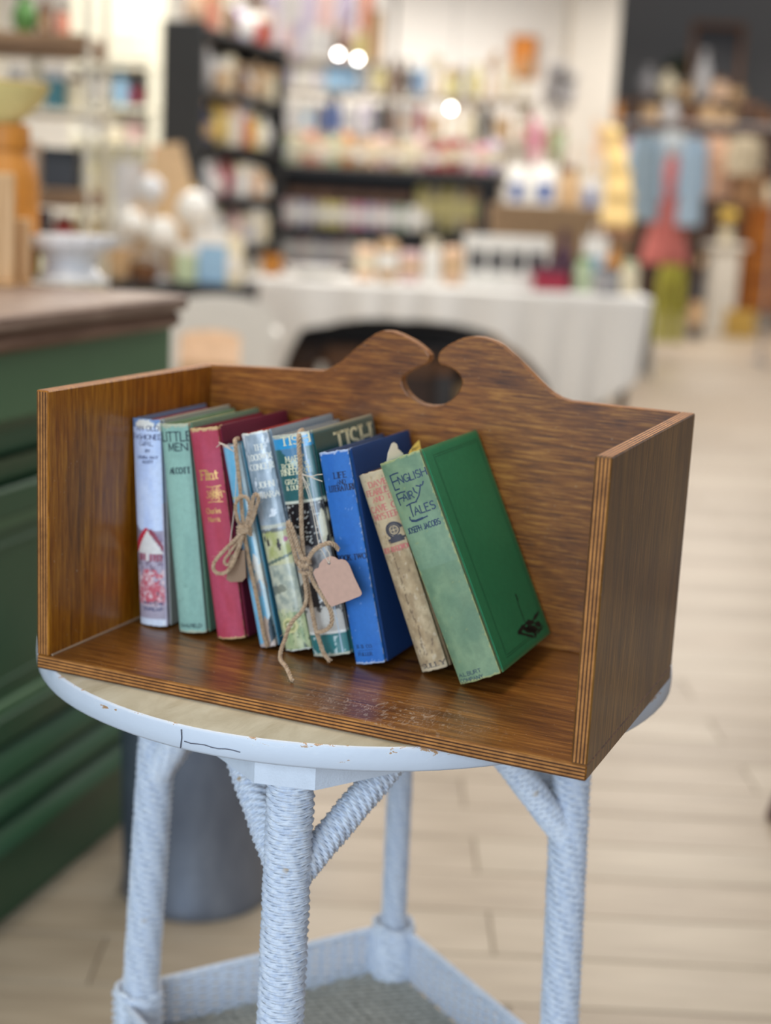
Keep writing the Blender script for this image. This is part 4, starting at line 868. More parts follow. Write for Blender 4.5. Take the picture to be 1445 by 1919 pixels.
        rr = random.Random(int(w*1e5)+int(h*1e4))
        for i in range(14):
            a = rr.uniform(0, 6.28); q = rr.uniform(.1, .75)*r; z = h*rr.uniform(.62, .95); b = MB(); b.tube([(0,0,h*.4),(q*.5*math.cos(a),q*.5*math.sin(a),z*.75),(q*math.cos(a),q*math.sin(a),z)], .004, 5); 
            for j in range(6): f = j*1.05; b.loft([((q*math.cos(a)+.10*r*math.cos(f), q*math.sin(a)+.10*r*math.sin(f), z-.06*h), .01*r, .01*r), ((q*math.cos(a)+.16*r*math.cos(f), q*math.sin(a)+.16*r*math.sin(f), z), .15*r, .15*r), ((q*math.cos(a)+.2*r*math.cos(f), q*math.sin(a)+.2*r*math.sin(f), z+.05*h), .02*r, .02*r)], 6)
            b.build('bloom', m1, e)
    return e
def px2m(p, Y): return p*Y/FPX
def on(kind, name, label, cat, px, pyb, Y, wpx, hpx, c, c2='cream', z=None, d=None, rz=0.0, group=None):
    p = wp(px, pyb, Y)
    if z is not None: p[2] = z+.0012
    return mk(kind, name, label, cat, p, px2m(wpx, Y), px2m(hpx, Y), c, c2, d, rz, group)
def row(items, x0, x1, pyb, Y, z, where, anchor, group, jit=.02):
    # items: (kind, name, noun, category, colour, colour 2, relative width, height px); each gets its own ordinal
    tot = sum(i[6] for i in items); x = x0
    for n, (kind, name, noun, cat, c, c2, rw, hp) in enumerate(items):
        wd = (x1-x0)*rw/tot; p = wp(x+wd/2, pyb, Y); 
        mk(kind, name, '%s %s, %s from the %s on %s' % (c, noun, ORD[n], anchor, where), cat, (p[0], Y+random.uniform(-jit, jit), z+.0012), px2m(wd, Y)*.92, px2m(hp, Y), c, c2, min(.22, px2m(wd, Y)*.9), 0, group); x += wd
def zpx(px, py, Y): return wp(px, py, Y)[2]
def slab(parent, name, x0, x1, y0, y1, z0, z1, m, bev=.004): b = MB(); b.box(x0, x1, y0, y1, z0, z1, bev); return b.build(name, m, parent, smooth=False)
# --- timber shelving by the counter
Y = 5.2; xl, xr = wp(-70, 300, Y)[0], wp(180, 300, Y)[0]
br = wood('shelf_timber', (96,70,50), (140,108,78), (172,140,106), 'X', 40, coat=.0, rough=.6, blotch=.3)
u = empty('timber_shelving', 'brown timber shelving with mixed wares behind the counter', 'shelves', (0, 0, 0))
lv = [zpx(60, 68, Y), zpx(60, 205, Y), zpx(60, 352, Y), zpx(60, 470, Y), .08]
for i, z in enumerate(lv): slab(u, 'shelf', xl, xr, Y-.16, Y+.18, z-(.06 if i in (0, 2) else .02), z, br if i in (0, 2) else plain((222,214,196), .6))
pale_ = plain((222,214,196), .6)
for x in (xl, xr): 
    for yy in (Y-.14, Y+.15): slab(u, 'post', x-.012, x+.012, yy-.012, yy+.012, 0, 2.3, pale_)
W1 = 'the top timber shelf'; 
row([('vase','ceramic_vase','ceramic vase','vase','green','pale green',1.2,70),('bag','gift_bag','gift bag','bag','brown','tan',.7,64),('jar','storage_jar','lidded jar','jar','salmon','brown',.7,50)], 20, 130, 60, Y, lv[0], W1, 'counter side', 'wares on the timber shelving')
row([('jar','storage_jar','storage jar','jar','pale grey','white',1,70),('vase','ceramic_vase','ceramic vase','vase','cream','white',1.1,88),('box','gift_box','lidded box','box','teal','pale grey',1,70),('jar','storage_jar','ceramic jar','jar','cream','brown',1.1,60)], 10, 165, 205, Y, lv[1], 'the second timber shelf', 'counter side', 'wares on the timber shelving')
row([('mug','china_mug','china mug','mug','peach','white',1,80),('box','gift_box','lidded box','box','charcoal','black',2,72),('bottle','oil_bottle','slim bottle','bottle','pale yellow','cream',.8,70)], 50, 178, 352, Y, lv[2], 'the third timber shelf', 'counter side', 'wares on the timber shelving')
row([('box','gift_box','lidded box','box','dark brown','plum',1.2,76),('jar','storage_jar','glazed jar','jar','red','brown',1,66),('vase','ceramic_vase','slender vase','vase','gold','gold',.8,92)], 40, 178, 470, Y, lv[3], 'the low timber shelf', 'counter side', 'wares on the timber shelving')
# --- things on the counter worktop
zt = 1.0203
def onc(px, py): p = wz(px, py, zt); return p
p = onc(134, 528); e = empty('cake_stand', 'white milk glass cake stand with scalloped rim on the worktop', 'cake stand', tuple(p)); mg = plain((238,238,240), .15, vary=.02, coat=.6)
r = px2m(168, p[1])/2
b = MB(); b.lathe([(r*.80,0),(r*.82,.006),(r*.66,.014),(r*.55,.034),(r*.62,.052),(r*.9,.07)], 28, wob=lambda a, z: .06*math.cos(12*a) if z < .01 else 0); b.build('foot', mg, e)
b = MB(); b.lathe([(r*.4,.066),(r*.95,.07),(r*1.0,.076),(r*1.02,.095),(r*.98,.095),(r*.95,.082),(r*.1,.080)], 72, wob=lambda a, z: .03*math.cos(18*a) if z > .075 else 0); b.build('plate', mg, e)
lw = wood('pale_timber', (176,136,92), (208,170,124), (226,192,150), 'Z', 40, rough=.6, coat=0, blotch=.15)
for i, (px, py, wpx, hp, lab) in enumerate(((6, 535, 44, 205, 'tall pale timber block at the frame edge of the worktop'), (40, 532, 34, 120, 'shorter pale timber block next to the cake stand'))):
    q = onc(px, py); e = empty('timber_block', lab, 'block', tuple(q), math.radians(12)); a = px2m(wpx, q[1])/2; hh = px2m(hp, q[1])
    slab(e, 'upright', -a, a, -.02, .02, .008, hh, lw); slab(e, 'base', -a*1.1, a*1.1, -.045, .045, 0, .008, lw, .002)
q = onc(60, 518); mk('jar', 'lime_jar', 'small lime green jar behind the cake stand', 'jar', q, .035, .085, 'green', 'pale yellow'); bpy.data.objects['lime_jar'].children[0].data.materials[0] = plain((130,200,40), .4)
q = onc(12, 521); e = mk('jar', 'wooden_drum', 'orange brown turned wooden drum behind the timber blocks', 'drum', q, .135, .31, 'amber', 'amber')
e2 = mk('plate', 'glazed_bowl', 'yellow and green glazed bowl resting on the wooden drum', 'bowl', (q[0]-.01, q[1], q[2]+.3115), .20, .075, 'pale yellow', 'gold')
b = MB(); b.lathe([(.001,.03),(.05,.034),(.06,.05),(.03,.06),(.001,.062)], 18, (-.02, 0, 0)); b.build('painted_leaf', cm('green'), e2)
# --- cream cupboard with open shelves
Y = 10.0; xl, xr = wp(132, 200, Y)[0], wp(306, 200, Y)[0]; cc = plain((238,234,214), .6, vary=.02)
u = empty('cream_cupboard', 'tall cream open cupboard with blue and grey wares, beside the dark bookcase', 'cupboard', (0, 0, 0))
slab(u, 'side_panel', xl, xl+.03, Y, Y+.4, 0, 3.2, cc); slab(u, 'side_panel', xr-.10, xr, Y, Y+.4, 0, 3.2, cc); slab(u, 'back_panel', xl, xr, Y+.38, Y+.4, 0, 3.2, cc)
zz = [zpx(220, 118, Y), zpx(220, 198, Y), zpx(220, 262, Y), zpx(220, 400, Y), .1, 3.18]
for z in zz: slab(u, 'shelf', xl, xr, Y-.01, Y+.38, z-.03, z, cc)
slab(u, 'door', xl+.03, xr-.1, Y-.02, Y, zz[0]+.02, 3.15, cc); slab(u, 'door_panel', xl+.10, xr-.17, Y-.035, Y-.02, zz[0]+.12, 3.0, cc, .01)
row([('jar','stoneware_jar','stoneware jar','jar','grey','charcoal',1,64),('vase','ceramic_vase','ceramic jug','jug','pale grey','white',1.2,66),('vase','ceramic_vase','tall vase','vase','light blue','blue',1,66),('bottle','glass_bottle','glass bottle','bottle','navy','crimson',.8,68)], 142, 268, 198, Y+.12, zz[1], 'the cream cupboard', 'timber shelving', 'wares in the cream cupboard')
row([('towel','folded_towel','folded towel','towel','white','pale grey',1.3,44),('towel','folded_towel','folded towel','towel','cream','white',1.2,40),('jar','stoneware_jar','small jar','jar','pale pink','white',.8,40)], 142, 268, 262, Y+.12, zz[2], 'the cream cupboard low shelf', 'timber shelving', 'wares in the cream cupboard')
# --- dark bookcase seen end on
dk = plain((52,53,55), .5, vary=.06); pA = wp(346, 300, 8.0); ang = math.radians(73)
u = empty('dark_bookcase', 'tall charcoal bookcase standing end on with filled open shelves', 'bookcase', (pA[0], pA[1], 0), ang)
Lb, Db = 1.15, .24; top = zpx(346, 38, 8.0)
slab(u, 'end_panel', -.03, 0, -.11, Db-.11, 0, top, dk); slab(u, 'end_panel', Lb, Lb+.03, -.11, Db-.11, 0, top, dk); slab(u, 'back_panel', 0, Lb, Db-.13, Db-.11, 0, top, dk)
BM = Matrix.Translation((pA[0], pA[1], 0)) @ Matrix.Rotation(ang, 4, 'Z'); lv = [top-.03, top-.34, top-.62, top-.90, top-1.18, top-1.46, .1]
for z in lv: slab(u, 'shelf', 0, Lb, -.11, Db-.13, z-.03, z, dk)
pal = [['peach','salmon','cream','brown','lavender','white','red','tan'], ['grey','pale grey','tan','cream','brown','pale grey','tan','cream'], ['pale grey','navy','yellow','cream','lavender','orange','pale yellow','white'], ['light blue','pale grey','pale pink','crimson','white','pale grey','peach','tan'], ['tan','pale grey','white','charcoal','pale pink','pale grey','white','cream'], ['pale grey','white','tan','brown','grey','white','cream','tan']]
nm = ['top', 'upper', 'second', 'third', 'fourth', 'fifth']
for j, cs in enumerate(pal):
    for i, c in enumerate(cs):
        p = BM @ Vector((.075+i*.14, -.01, lv[j]+.0012)); kd, nn, no, ct_ = [('vase','ceramic_vase','vase','vase'), ('jar','tea_tin','tea tin','tin'), ('box','gift_box','gift box','box'), ('bottle','bath_bottle','bath bottle','bottle'), ('mug','china_mug','mug','mug')][(i*2+j*3) % 5]
        mk(kd, nn, '%s %s, %s along the %s shelf of the dark bookcase' % (c, no, ORD[i], nm[j]), ct_, p, .115, random.uniform(.17, .235), c, random.choice(('cream','white','tan')), .12, ang, 'wares in the dark bookcase')
# --- display stand of baubles
Y = 6.9; zt2 = zpx(380, 528, Y)
u = empty('display_stand', 'low black display stand with silver globes and a leaning board', 'stand', (wp(340, 500, Y)[0], Y, 0)); bk_ = plain((30,28,30), .5)
a = px2m(270, Y)/2; slab(u, 'top', -a, a, -.22, .3, zt2-.05, zt2, bk_)
for sx in (-1, 1):
    for yy in (-.19, .27): slab(u, 'leg', sx*a*.92-.02, sx*a*.92+.02, yy-.02, yy+.02, 0, zt2-.05, bk_)
for px, pyb, wd, c, no, lab in ((364, 430, 68, 'white', 'large', 'large white glass globe highest on the display stand'), (303, 475, 64, 'white', 'large', 'lavender white glass globe nearest the cake stand'), (282, 382, 50, 'silver', 'mid', 'silver glass globe behind the two large white ones'), (247, 450, 54, 'white', 's', 'pearl white glass globe at the narrow side of the stand')):
    pz = zpx(px, pyb, Y-.1); e = mk('ball', 'glass_globe', lab, 'ornament', (wp(px, pyb, Y-.1)[0], Y-.1, pz), px2m(wd, Y), px2m(wd*1.12, Y), c, 'gold')
    b = MB(); b.lathe([(.05, zt2-pz), (.05, zt2-pz+.008), (.008, zt2-pz+.02), (.008, -.01), (.03, .004)], 14); b.build('stem', cm('silver', .3), e)
pb = wp(318, 528, Y+.05); e = empty('leaning_board', 'kraft coloured leaning board behind the glass globes', 'board', (pb[0], Y+.08, zt2)); b = MB(); b.prism([(-.19,0),(.19,0),(.19,.10),(.02,.64),(-.10,.62),(-.19,.3)], lambda u_, v_, s: (u_, v_*.18+(.02 if s else 0), v_)); b.build('panel', cm('tan'), e); b = MB(); b.box(-.03,.03,.115,.135,0,.55,.004); b.build('strut', cm('brown'), e)
for px, pyb, wd, hp, c, kd, nn, no in ((238, 528, 56, 255, 'pale grey', 'bag', 'tall_gift_bag', 'tall pale grey gift bag behind the glass globes'), (290, 528, 44, 245, 'salmon', 'bag', 'tall_gift_bag', 'tall pink gift bag beside the pale grey bag'), (352, 528, 44, 70, 'pale green', 'box', 'gift_box', 'pale green lidded box at the front of the display stand'), (396, 528, 58, 96, 'light blue', 'box', 'gift_box', 'light blue lidded box at the front of the display stand'), (436, 528, 40, 110, 'cream', 'bag', 'gift_bag', 'cream gift bag at the end of the display stand'), (270, 528, 60, 46, 'brown', 'basket', 'low_basket', 'brown basket low on the display stand'), (225, 528, 50, 90, 'tan', 'basket', 'round_basket', 'tan basket on the display stand nearest the counter')):
    on(kd, nn, no, {'bag':'bag','box':'box','basket':'basket'}[kd], px, pyb, Y+(.262 if hp > 150 else -.13), wd, hp, c, 'white', z=zt2, d=.08)
# --- white plastic chair behind the counter end
Y = 5.75; p = wp(408, 690, Y); pl = plain((236,234,228), .4, vary=.02)
ch = empty('plastic_chair', 'white moulded plastic chair between counter and clothed table', 'chair', (p[0], Y, 0), math.radians(12))
st_ = zpx(408, 552, Y); b = MB(); b.box(-.21, .21, -.02, .42, .42, .45, .012); b.build('seat', pl, ch)
b = MB(); n = 14
out = [(-.21,.45)]+[(-.21+.0,.45+(st_-.53)*.98)]+[(-.21*math.cos(math.pi/2*0+i*math.pi/n)*1.0, st_-.075+.075*math.sin(i*math.pi/n)) for i in range(n+1)]+[(.21,.45)]
inn = [(.085,.45)]+[(-.035+.12*math.cos(i*math.pi/n), st_-.165+.03*math.sin(i*math.pi/n)) for i in range(n+1)]+[(-.155,.45)]
b.prism(out+inn, lambda u_, v_, s: (u_, -.03-(v_-.45)*.10+(.028 if s else 0), v_)); b.build('back_frame', pl, ch)
for sx in (-1, 1):
    for yy in (0, .39): b = MB(); b.tube([(sx*.19, yy, .43), (sx*.22, yy+(-.03 if yy == 0 else .03), 0)], [.03, .022], 10); b.build('leg', pl, ch)
    b = MB(); b.tube([(sx*.215,-.05,.66),(sx*.24,.1,.665),(sx*.24,.32,.655),(sx*.225,.38,.6),(sx*.21,.39,.44)], .022, 10); b.build('armrest', pl, ch)
on('box', 'filler_carton', 'large added kraft carton filling the gap behind the plastic chair', 'box', 372, 760, 6.35, 190, 285, 'tan', 'peach', z=.001, d=.3)  # carton added to show a beige floor tone through the chair opening
# --- long table under a white cloth
Y = 7.6; xl, xr = wp(462, 520, Y)[0], wp(1222, 550, Y)[0]; ztab = .775; Yb = Y+.85
u = empty('trestle_table', 'long trestle table mostly hidden by a white cloth', 'table', ((xl+xr)/2, Y+.42, 0)); hw = (xr-xl)/2-.02
slab(u, 'tabletop', -hw, hw, -.40, .41, ztab-.04, ztab-.006, br)
for sx in (-1, 1):
    for yy in (-.34, .36): slab(u, 'leg', sx*(hw-.08)-.022, sx*(hw-.08)+.022, yy-.022, yy+.022, 0, ztab-.04, cm('dark brown'))
cl = MB(); nu, nv = 260, 26; cloth = plain((228,226,222), .85, vary=.03, scale=40, bump=.3)
def hem(x):
    f = (x-xl)/(xr-xl)
    pts = [(0,.50),(.09,.50),(.14,.24),(.3,.17),(.5,.17),(.62,.22),(.72,.36),(.80,.58),(.88,.60),(1,.42)]
    return np.interp(f, [q[0] for q in pts], [q[1] for q in pts])
xs = np.linspace(xl, xr, nu); X = np.zeros((nu, nv+8)); Yy = np.zeros_like(X); Z = np.zeros_like(X)
for j in range(8): X[:, j] = xs; Yy[:, j] = Yb-(Yb-Y)*j/7.0; Z[:, j] = ztab+.002*np.sin(xs*9+j)
for j in range(nv):
    t_ = (j+1)/nv; dr = hem(xs)*t_; X[:, 8+j] = xs+.10*t_*np.clip((xs-xl)/(xr-xl)-.6, 0, 1)*-1+.006*np.sin(xs*50)*t_; Yy[:, 8+j] = Y-.012-.028*np.sin(xs*26+1.3*np.sin(xs*7))*t_-.03*t_; Z[:, 8+j] = ztab-dr
cl.grid(X, Yy, Z)
for xe, sg in ((xl, -1), (xr, 1)):
    ny = 60; ys = np.linspace(Y-.012, Yb, ny); J = 16; X2 = np.zeros((ny, J)); Y2 = np.zeros_like(X2); Z2 = np.zeros_like(X2)
    for j in range(J): t_ = j/(J-1); X2[:, j] = xe+sg*(.008+.03*t_*np.abs(np.sin(ys*18)))*(t_ > 0); Y2[:, j] = ys; Z2[:, j] = ztab-t_*(.5 if sg < 0 else .42)
    cl.grid(X2, Y2, Z2)
o = cl.build('tablecloth', cloth); tag(o, 'white cotton cloth draped in a swag over the trestle table', 'tablecloth'); sm = o.modifiers.new('thickness', 'SOLIDIFY'); sm.thickness = .003
row([('soap','wrapped_parcel','wrapped parcel','parcel','peach','cream',1,64),('soap','wrapped_parcel','wrapped parcel','parcel','tan','white',1,76),('soap','wrapped_parcel','wrapped parcel','parcel','pale pink','tan',1,58),('jar','candle_jar','candle jar','candle','white','cream',.9,82),('soap','wrapped_parcel','wrapped parcel','parcel','peach','tan',1,70)], 662, 868, 530, Y+.30, ztab+.004, 'the white clothed table', 'chair', 'goods on the clothed table')
Yt = Y+.34; e = on('crate', 'white_slotted_crate', 'white slotted crate with dark contents on the white cloth', 'crate', 945, 530, Yt, 150, 96, 'white', 'charcoal', z=ztab+.004, d=.2)
for ch_ in [o for o in e.children if o.name.startswith('slat')][4:8]: bpy.data.objects.remove(ch_)
for x in range(5): slab(e, 'upright', -.21+x*.105-.012, -.21+x*.105+.012, -.118, -.106, .03, .25, cm('white'))
on('box', 'cardboard_box', 'large plain cardboard coloured box behind the slotted crate', 'box', 1010, 530, Y+.68, 190, 145, 'brown', 'brown', z=ztab+.004, d=.22); [ch_.data.materials.__setitem__(0, plain((150,122,92), .8)) for ch_ in bpy.data.objects['cardboard_box'].children]
on('bottle', 'plum_bottle', 'plum dark bottle beside the slotted crate', 'bottle', 1052, 530, Yt-.05, 44, 110, 'plum', 'plum', z=ztab+.004)
on('box', 'maroon_box', 'low maroon box in front of the plum bottle', 'box', 1030, 540, Yt-.15, 62, 46, 'crimson', 'plum', z=ztab+.004, d=.1)
on('jar', 'mint_jar', 'mint green jar on the white cloth', 'jar', 1092, 535, Yt-.12, 34, 66, 'pale green', 'green', z=ztab+.004)
on('bottle', 'amber_bottle', 'amber bottle standing behind the grey tin', 'bottle', 1146, 530, Yt, 34, 96, 'amber', 'dark brown', z=ztab+.004)
on('jar', 'grey_tin', 'grey tin at the front of the clothed table', 'tin', 1136, 545, Y+.16, 50, 50, 'grey', 'charcoal', z=ztab+.004)
on('jar', 'cream_jar', 'cream jar nearest the table corner', 'jar', 1178, 535, Yt-.05, 36, 60, 'cream', 'pale green', z=ztab+.004)
on('bag', 'white_bag', 'white paper bag behind the mint jar', 'bag', 1112, 530, Y+.55, 48, 120, 'white', 'light blue', z=ztab+.004, d=.08)
on('plate', 'white_dish', 'shallow white dish on the chair end of the cloth', 'dish', 590, 520, Y+.35, 120, 20, 'white', 'pale grey', z=ztab+.004)
on('mug', 'amber_mug', 'amber mug by the shallow white dish', 'mug', 508, 515, Y+.45, 44, 36, 'amber', 'brown', z=ztab+.004)
for px, pyb, wd, hp, c, kd, nn, no, yy in ((568, 760, 60, 150, 'dark brown', 'crate', 'wooden_crate', 'dark brown crate under the table by the chair', .3), (650, 760, 86, 140, 'charcoal', 'box', 'storage_box', 'charcoal lidded box under the clothed table', .36), (600, 755, 34, 120, 'white', 'vase', 'floor_vase', 'white vase under the clothed table', .14), (760, 760, 110, 130, 'dark brown', 'box', 'storage_box', 'dark brown lidded box under the middle of the table', .4), (832, 755, 40, 128, 'charcoal', 'jar', 'dark_urn', 'charcoal urn under the clothed table', .2), (880, 760, 80, 120, 'tan', 'basket', 'picnic_basket', 'tan basket under the clothed table', .38), (965, 770, 110, 132, 'charcoal', 'box', 'storage_box', 'wide charcoal box under the draped corner', .3), (1030, 775, 50, 60, 'tan', 'basket', 'small_basket', 'small tan basket peeping out below the draped corner', .1), (920, 760, 60, 130, 'green', 'jar', 'green_urn', 'green urn under the table beside the wide charcoal box', .2)):
    on(kd, nn, no, 'box' if kd in ('box',) else ('crate' if kd == 'crate' else ('basket' if kd == 'basket' else ('urn' if 'urn' in nn else 'vase'))), px, pyb, Y+yy, wd, hp, c, 'brown', z=.002, d=.2)
# --- black island shelves of soaps
Y = 9.3; xl, xr = wp(508, 400, Y)[0], wp(938, 400, Y)[0]; bm_ = plain((26,26,30), .5)
u = empty('black_island_shelves', 'long black island shelving full of wrapped soaps behind the clothed table', 'shelves', (0, 0, 0))
lv = [zpx(720, 318, Y), zpx(720, 434, Y), zpx(720, 500, Y), .3]
for i, z in enumerate(lv): slab(u, 'shelf', xl-.02, xr+.02 if i == 0 else xr-.1, Y-.16, Y+.24, z-(.05 if i == 0 else .035), z, bm_)
slab(u, 'back_panel', xl, xr, Y+.22, Y+.25, 0, lv[0]-.05, bm_)
for px in (513, 900): x = wp(px, 400, Y)[0]; slab(u, 'upright', x-.025, x+.025, Y-.15, Y-.10, 0, lv[0]+(.40 if px < 600 else -.05), bm_)
cs = ['pale green','cream','salmon','peach','pale green','orange','tan','peach','pale pink','tan','cream','pale pink','crimson','red','crimson','pale pink','pink','lavender']
row([('soap','soap_bar','wrapped soap bar','soap',c,'cream' if i % 3 else 'white',1,46+8*(i % 3)) for i, c in enumerate(cs)], 522, 936, 318, Y-.05, lv[0], 'the top black shelf', 'dark bookcase', 'soaps on the island shelves')
cs = ['pale pink','white','lavender','cream','pale yellow','pale yellow','pale pink','pink','lavender','pale pink','pale grey','pale green','white','cream']
row([('soap','soap_bar','wrapped soap bar','soap',c,'white',1,50) for i, c in enumerate(cs)], 524, 800, 434, Y-.05, lv[1], 'the middle black shelf', 'dark bookcase', 'soaps on the island shelves')
row([('soap','soap_carton','soap carton','soap',c,'pale yellow',1,90) for c in ('pale yellow','cream','pale yellow','cream','tan')], 775, 896, 434, Y+.08, lv[1], 'the middle black shelf', 'soap bars', 'cartons on the island shelves')
cs = ['white','pale grey','pale pink','white','lavender','pale grey','pale pink','white','cream','white']
row([('soap','soap_bar','wrapped soap bar','soap',c,'white',1,48) for c in cs], 520, 700, 500, Y-.05, lv[2], 'the low black shelf', 'dark bookcase', 'soaps on the island shelves')
row([('box','dark_box','lidded box','box',c,'brown',1,70) for c in ('navy','brown','black','dark brown','black')], 540, 770, 384, Y+.10, lv[1]+.002, 'the middle shelf back', 'dark bookcase', 'boxes behind the soaps')
# --- tall gift dresser behind the island
Y = 11.4; xl, xr = wp(512, 200, Y)[0], wp(1000, 200, Y)[0]; wm = plain((176,164,148), .6, vary=.05)
u = empty('gift_dresser', 'pale open dresser crowded with gifts behind the island shelves', 'dresser', (0, 0, 0))
lv = [zpx(740, 255, Y), zpx(740, 178, Y), zpx(740, 120, Y)]
ends = [(512, 1000), (512, 1000), (512, 720)]
for z, (a, c) in zip(lv, ends): slab(u, 'shelf', wp(a, 200, Y)[0], wp(c, 200, Y)[0], Y-.16, Y+.2, z-.025, z, wm)
slab(u, 'carcass', xl, xr, Y-.16, Y+.2, 0, lv[0]-.025, wm)
for px, k_ in ((514, 2), (718, 2), (998, 1)): x = wp(px, 200, Y)[0]; slab(u, 'upright', x-.015, x+.015, Y+.155, Y+.195, lv[0], lv[k_], wm)
def it(s):
    out = []
    for q in s.split(';'):
        kd, c, c2, rw, hp = q.split(','); nn, no, ct_ = {'jar': ('storage_jar','lidded jar','jar'), 'box': ('gift_box','gift box','box'), 'vase': ('ceramic_vase','vase','vase'), 'bag': ('gift_bag','gift bag','bag'), 'bottle': ('glass_bottle','bottle','bottle'), 'bunch': ('dried_flowers','bunch of flowers','flowers'), 'mug': ('china_mug','mug','mug'), 'basket': ('wicker_basket','basket','basket'), 'ball': ('glass_globe','glass globe','ornament'), 'towel': ('folded_towel','folded towel','towel'), 'frame': ('picture_frame','picture frame','frame')}[kd]
        out.append((kd, nn, no, ct_, c.strip(), c2.strip(), float(rw), float(hp)))
    return out
row(it('box,pale grey,white,1.2,56;bag,white,light blue,1,66;bag,navy,blue,.6,60;jar,blue,navy,1,64;vase,pale grey,white,1,56;bag,lavender,white,1,60;box,charcoal,black,.8,52;jar,brown,dark brown,.7,58;bag,pale grey,tan,1,70;vase,crimson,brown,.7,66;basket,tan,brown,1.1,60;bunch,tan,cream,1.2,76;jar,cream,tan,1,62;jar,charcoal,tan,.8,70;basket,tan,tan,1.3,64;bunch,cream,tan,1.2,70'), 524, 996, 255, Y, lv[0], 'the lowest dresser shelf', 'dark bookcase', 'gifts on the pale dresser')
row(it('bag,pale grey,lavender,1,70;vase,white,pale grey,1,64;bag,white,lavender,1,56;box,light blue,blue,1.3,52;jar,light blue,white,.9,66;vase,grey,charcoal,.8,52;ball,pale yellow,gold,1.1,58;jar,brown,dark brown,.8,64;vase,dark brown,brown,.8,60;bag,light blue,blue,1,58;bunch,cream,tan,1.1,74;box,pale yellow,tan,1,52;bottle,grey,white,.6,70;vase,pale yellow,tan,1,60;bunch,tan,tan,1.1,86;vase,cream,tan,1,70;bunch,tan,cream,1.1,78'), 524, 996, 178, Y, lv[1], 'the middle dresser shelf', 'dark bookcase', 'gifts on the pale dresser')
row(it('vase,pale pink,white,1,60;bag,lavender,white,1,74;bag,white,pale grey,1,70;vase,pale grey,tan,1,58;jar,brown,tan,.7,64;bottle,pale pink,brown,.8,78;jar,pale yellow,cream,1,56;frame,brown,tan,1.2,90'), 524, 716, 120, Y, lv[2], 'the top dresser shelf', 'dark bookcase', 'gifts on the pale dresser')
# small glowing bulbs added in place of glints on the shiny gifts
em = N('highlight_glow'); em.color((1, .97, .92)); em.b.inputs['Emission Color'].default_value = (1, .95, .9, 1); em.b.inputs['Emission Strength'].default_value = 30
for px, py, lab in ((634, 101, 'added glowing bulb for a highlight over the light blue gifts'), (671, 110, 'added glowing bulb for a highlight beside the yellow globe'), (845, 203, 'added glowing bulb for a highlight before the cream wares')):
    q = wp(px, py, Y-.24); e = empty('highlight_bulb', lab, 'added highlight', tuple(q)); b = MB(); b.lathe([(.002,-.016),(.010,-.012),(.013,-.002),(.010,.008),(.006,.013)], 12); b.build('bulb', em.m, e); b = MB(); b.lathe([(.007,.012),(.007,.03),(.003,.034)], 10); b.build('socket', cm('black'), e); b = MB(); b.tube([(0,0,.03),(0,.01,.8),(0,0,3.4-q[2])], .0025, 5); b.build('cord', cm('black'), e)
b = MB(); b.box(-4.04, 2.0, Y-.30, Y-.18, 3.40, 3.52, .005); tag(b.build('trim_2', cm('dark brown')), kind='structure')  # unseen beam added to hold the cords of the highlight bulbs
# hanging ribbons and scarves on a rail against the wall
Yr = 12.2; zr = 2.95; u = empty('scarf_rail', 'thin dark rail high over the dresser carrying scarves', 'rail', (0, 0, 0)); x0, x1 = wp(380, 0, Yr)[0], wp(730, 0, Yr)[0]
b = MB(); b.tube([(x0-.05, Yr, zr), ((x0+x1)/2, Yr, zr), (x1+.05, Yr, zr)], .012, 8); b.build('rod', cm('charcoal'), u)
for x in (x0-.05, x1+.05): b = MB(); b.tube([(x, Yr, 0), (x, Yr, 1.5), (x, Yr, zr)], .015, 8); b.build('post', cm('charcoal'), u)
for i, (px, c, wd, pyb) in enumerate(((395,'peach',42,40),(438,'cream',40,44),(478,'brown',26,50),(512,'lavender',26,120),(545,'pale grey',30,150),(580,'lavender',30,90),(612,'pale pink',26,60),(650,'lavender',36,60),(688,'salmon',24,110))):
    p = wp(px, 0, Yr); zb = zpx(px, pyb, Yr); w2 = px2m(wd, Yr)/2; xs = np.linspace(-w2, w2, 22); zs_ = np.linspace(zr+.012, zb, 20); XX, ZZ = np.meshgrid(xs, zs_, indexing='ij'); t_ = (zr-ZZ)/(zr-zb)
    b = MB(); b.grid(p[0]+XX*(.75+.25*t_), Yr-.014-.02*np.sin(XX/w2*7+i)*t_, ZZ); o = b.build('hanging_scarf', cm(c, .85)); so = o.modifiers.new('thickness', 'SOLIDIFY'); so.thickness = .004
    tag(o, '%s scarf hanging from the rail, %s from the dark bookcase' % (c, ORD[i]), 'scarf', 'scarves on the rail')
# orange poster on the pale wall
Y = 15.14; on('frame', 'orange_poster', 'narrow amber framed picture on the white wall beside the corner', 'picture', 978, 145, Y, 46, 72, 'amber', 'orange')
# --- brown cabinet with wares
Y = 10.2; xl, xr = wp(905, 400, Y)[0], wp(1180, 400, Y)[0]; zc = zpx(1040, 398, Y); bw = plain((136,108,80), .6)
u = empty('brown_cabinet', 'brown timber cabinet with white wares between island and clothes', 'cabinet', (0, 0, 0)); slab(u, 'carcass', xl, xr, Y-.1, Y+.4, .06, zc-.03, bw); slab(u, 'top', xl-.02, xr+.02, Y-.12, Y+.42, zc-.03, zc, bw); slab(u, 'plinth', xl+.02, xr-.02, Y-.08, Y+.38, 0, .06, bw)
for k_ in range(3): xa = xl+.03+k_*(xr-xl-.04)/3; dr = slab(u, 'door', xa, xa+(xr-xl)/3-.04, Y-.118, Y-.1, .1, zc-.06, bw); b = MB(); b.lathe([(.012,0),(.014,.01),(.006,.02)], 10, (xa+.05, Y-.13, zc*.6)); b.build('knob', cm('gold'), dr)
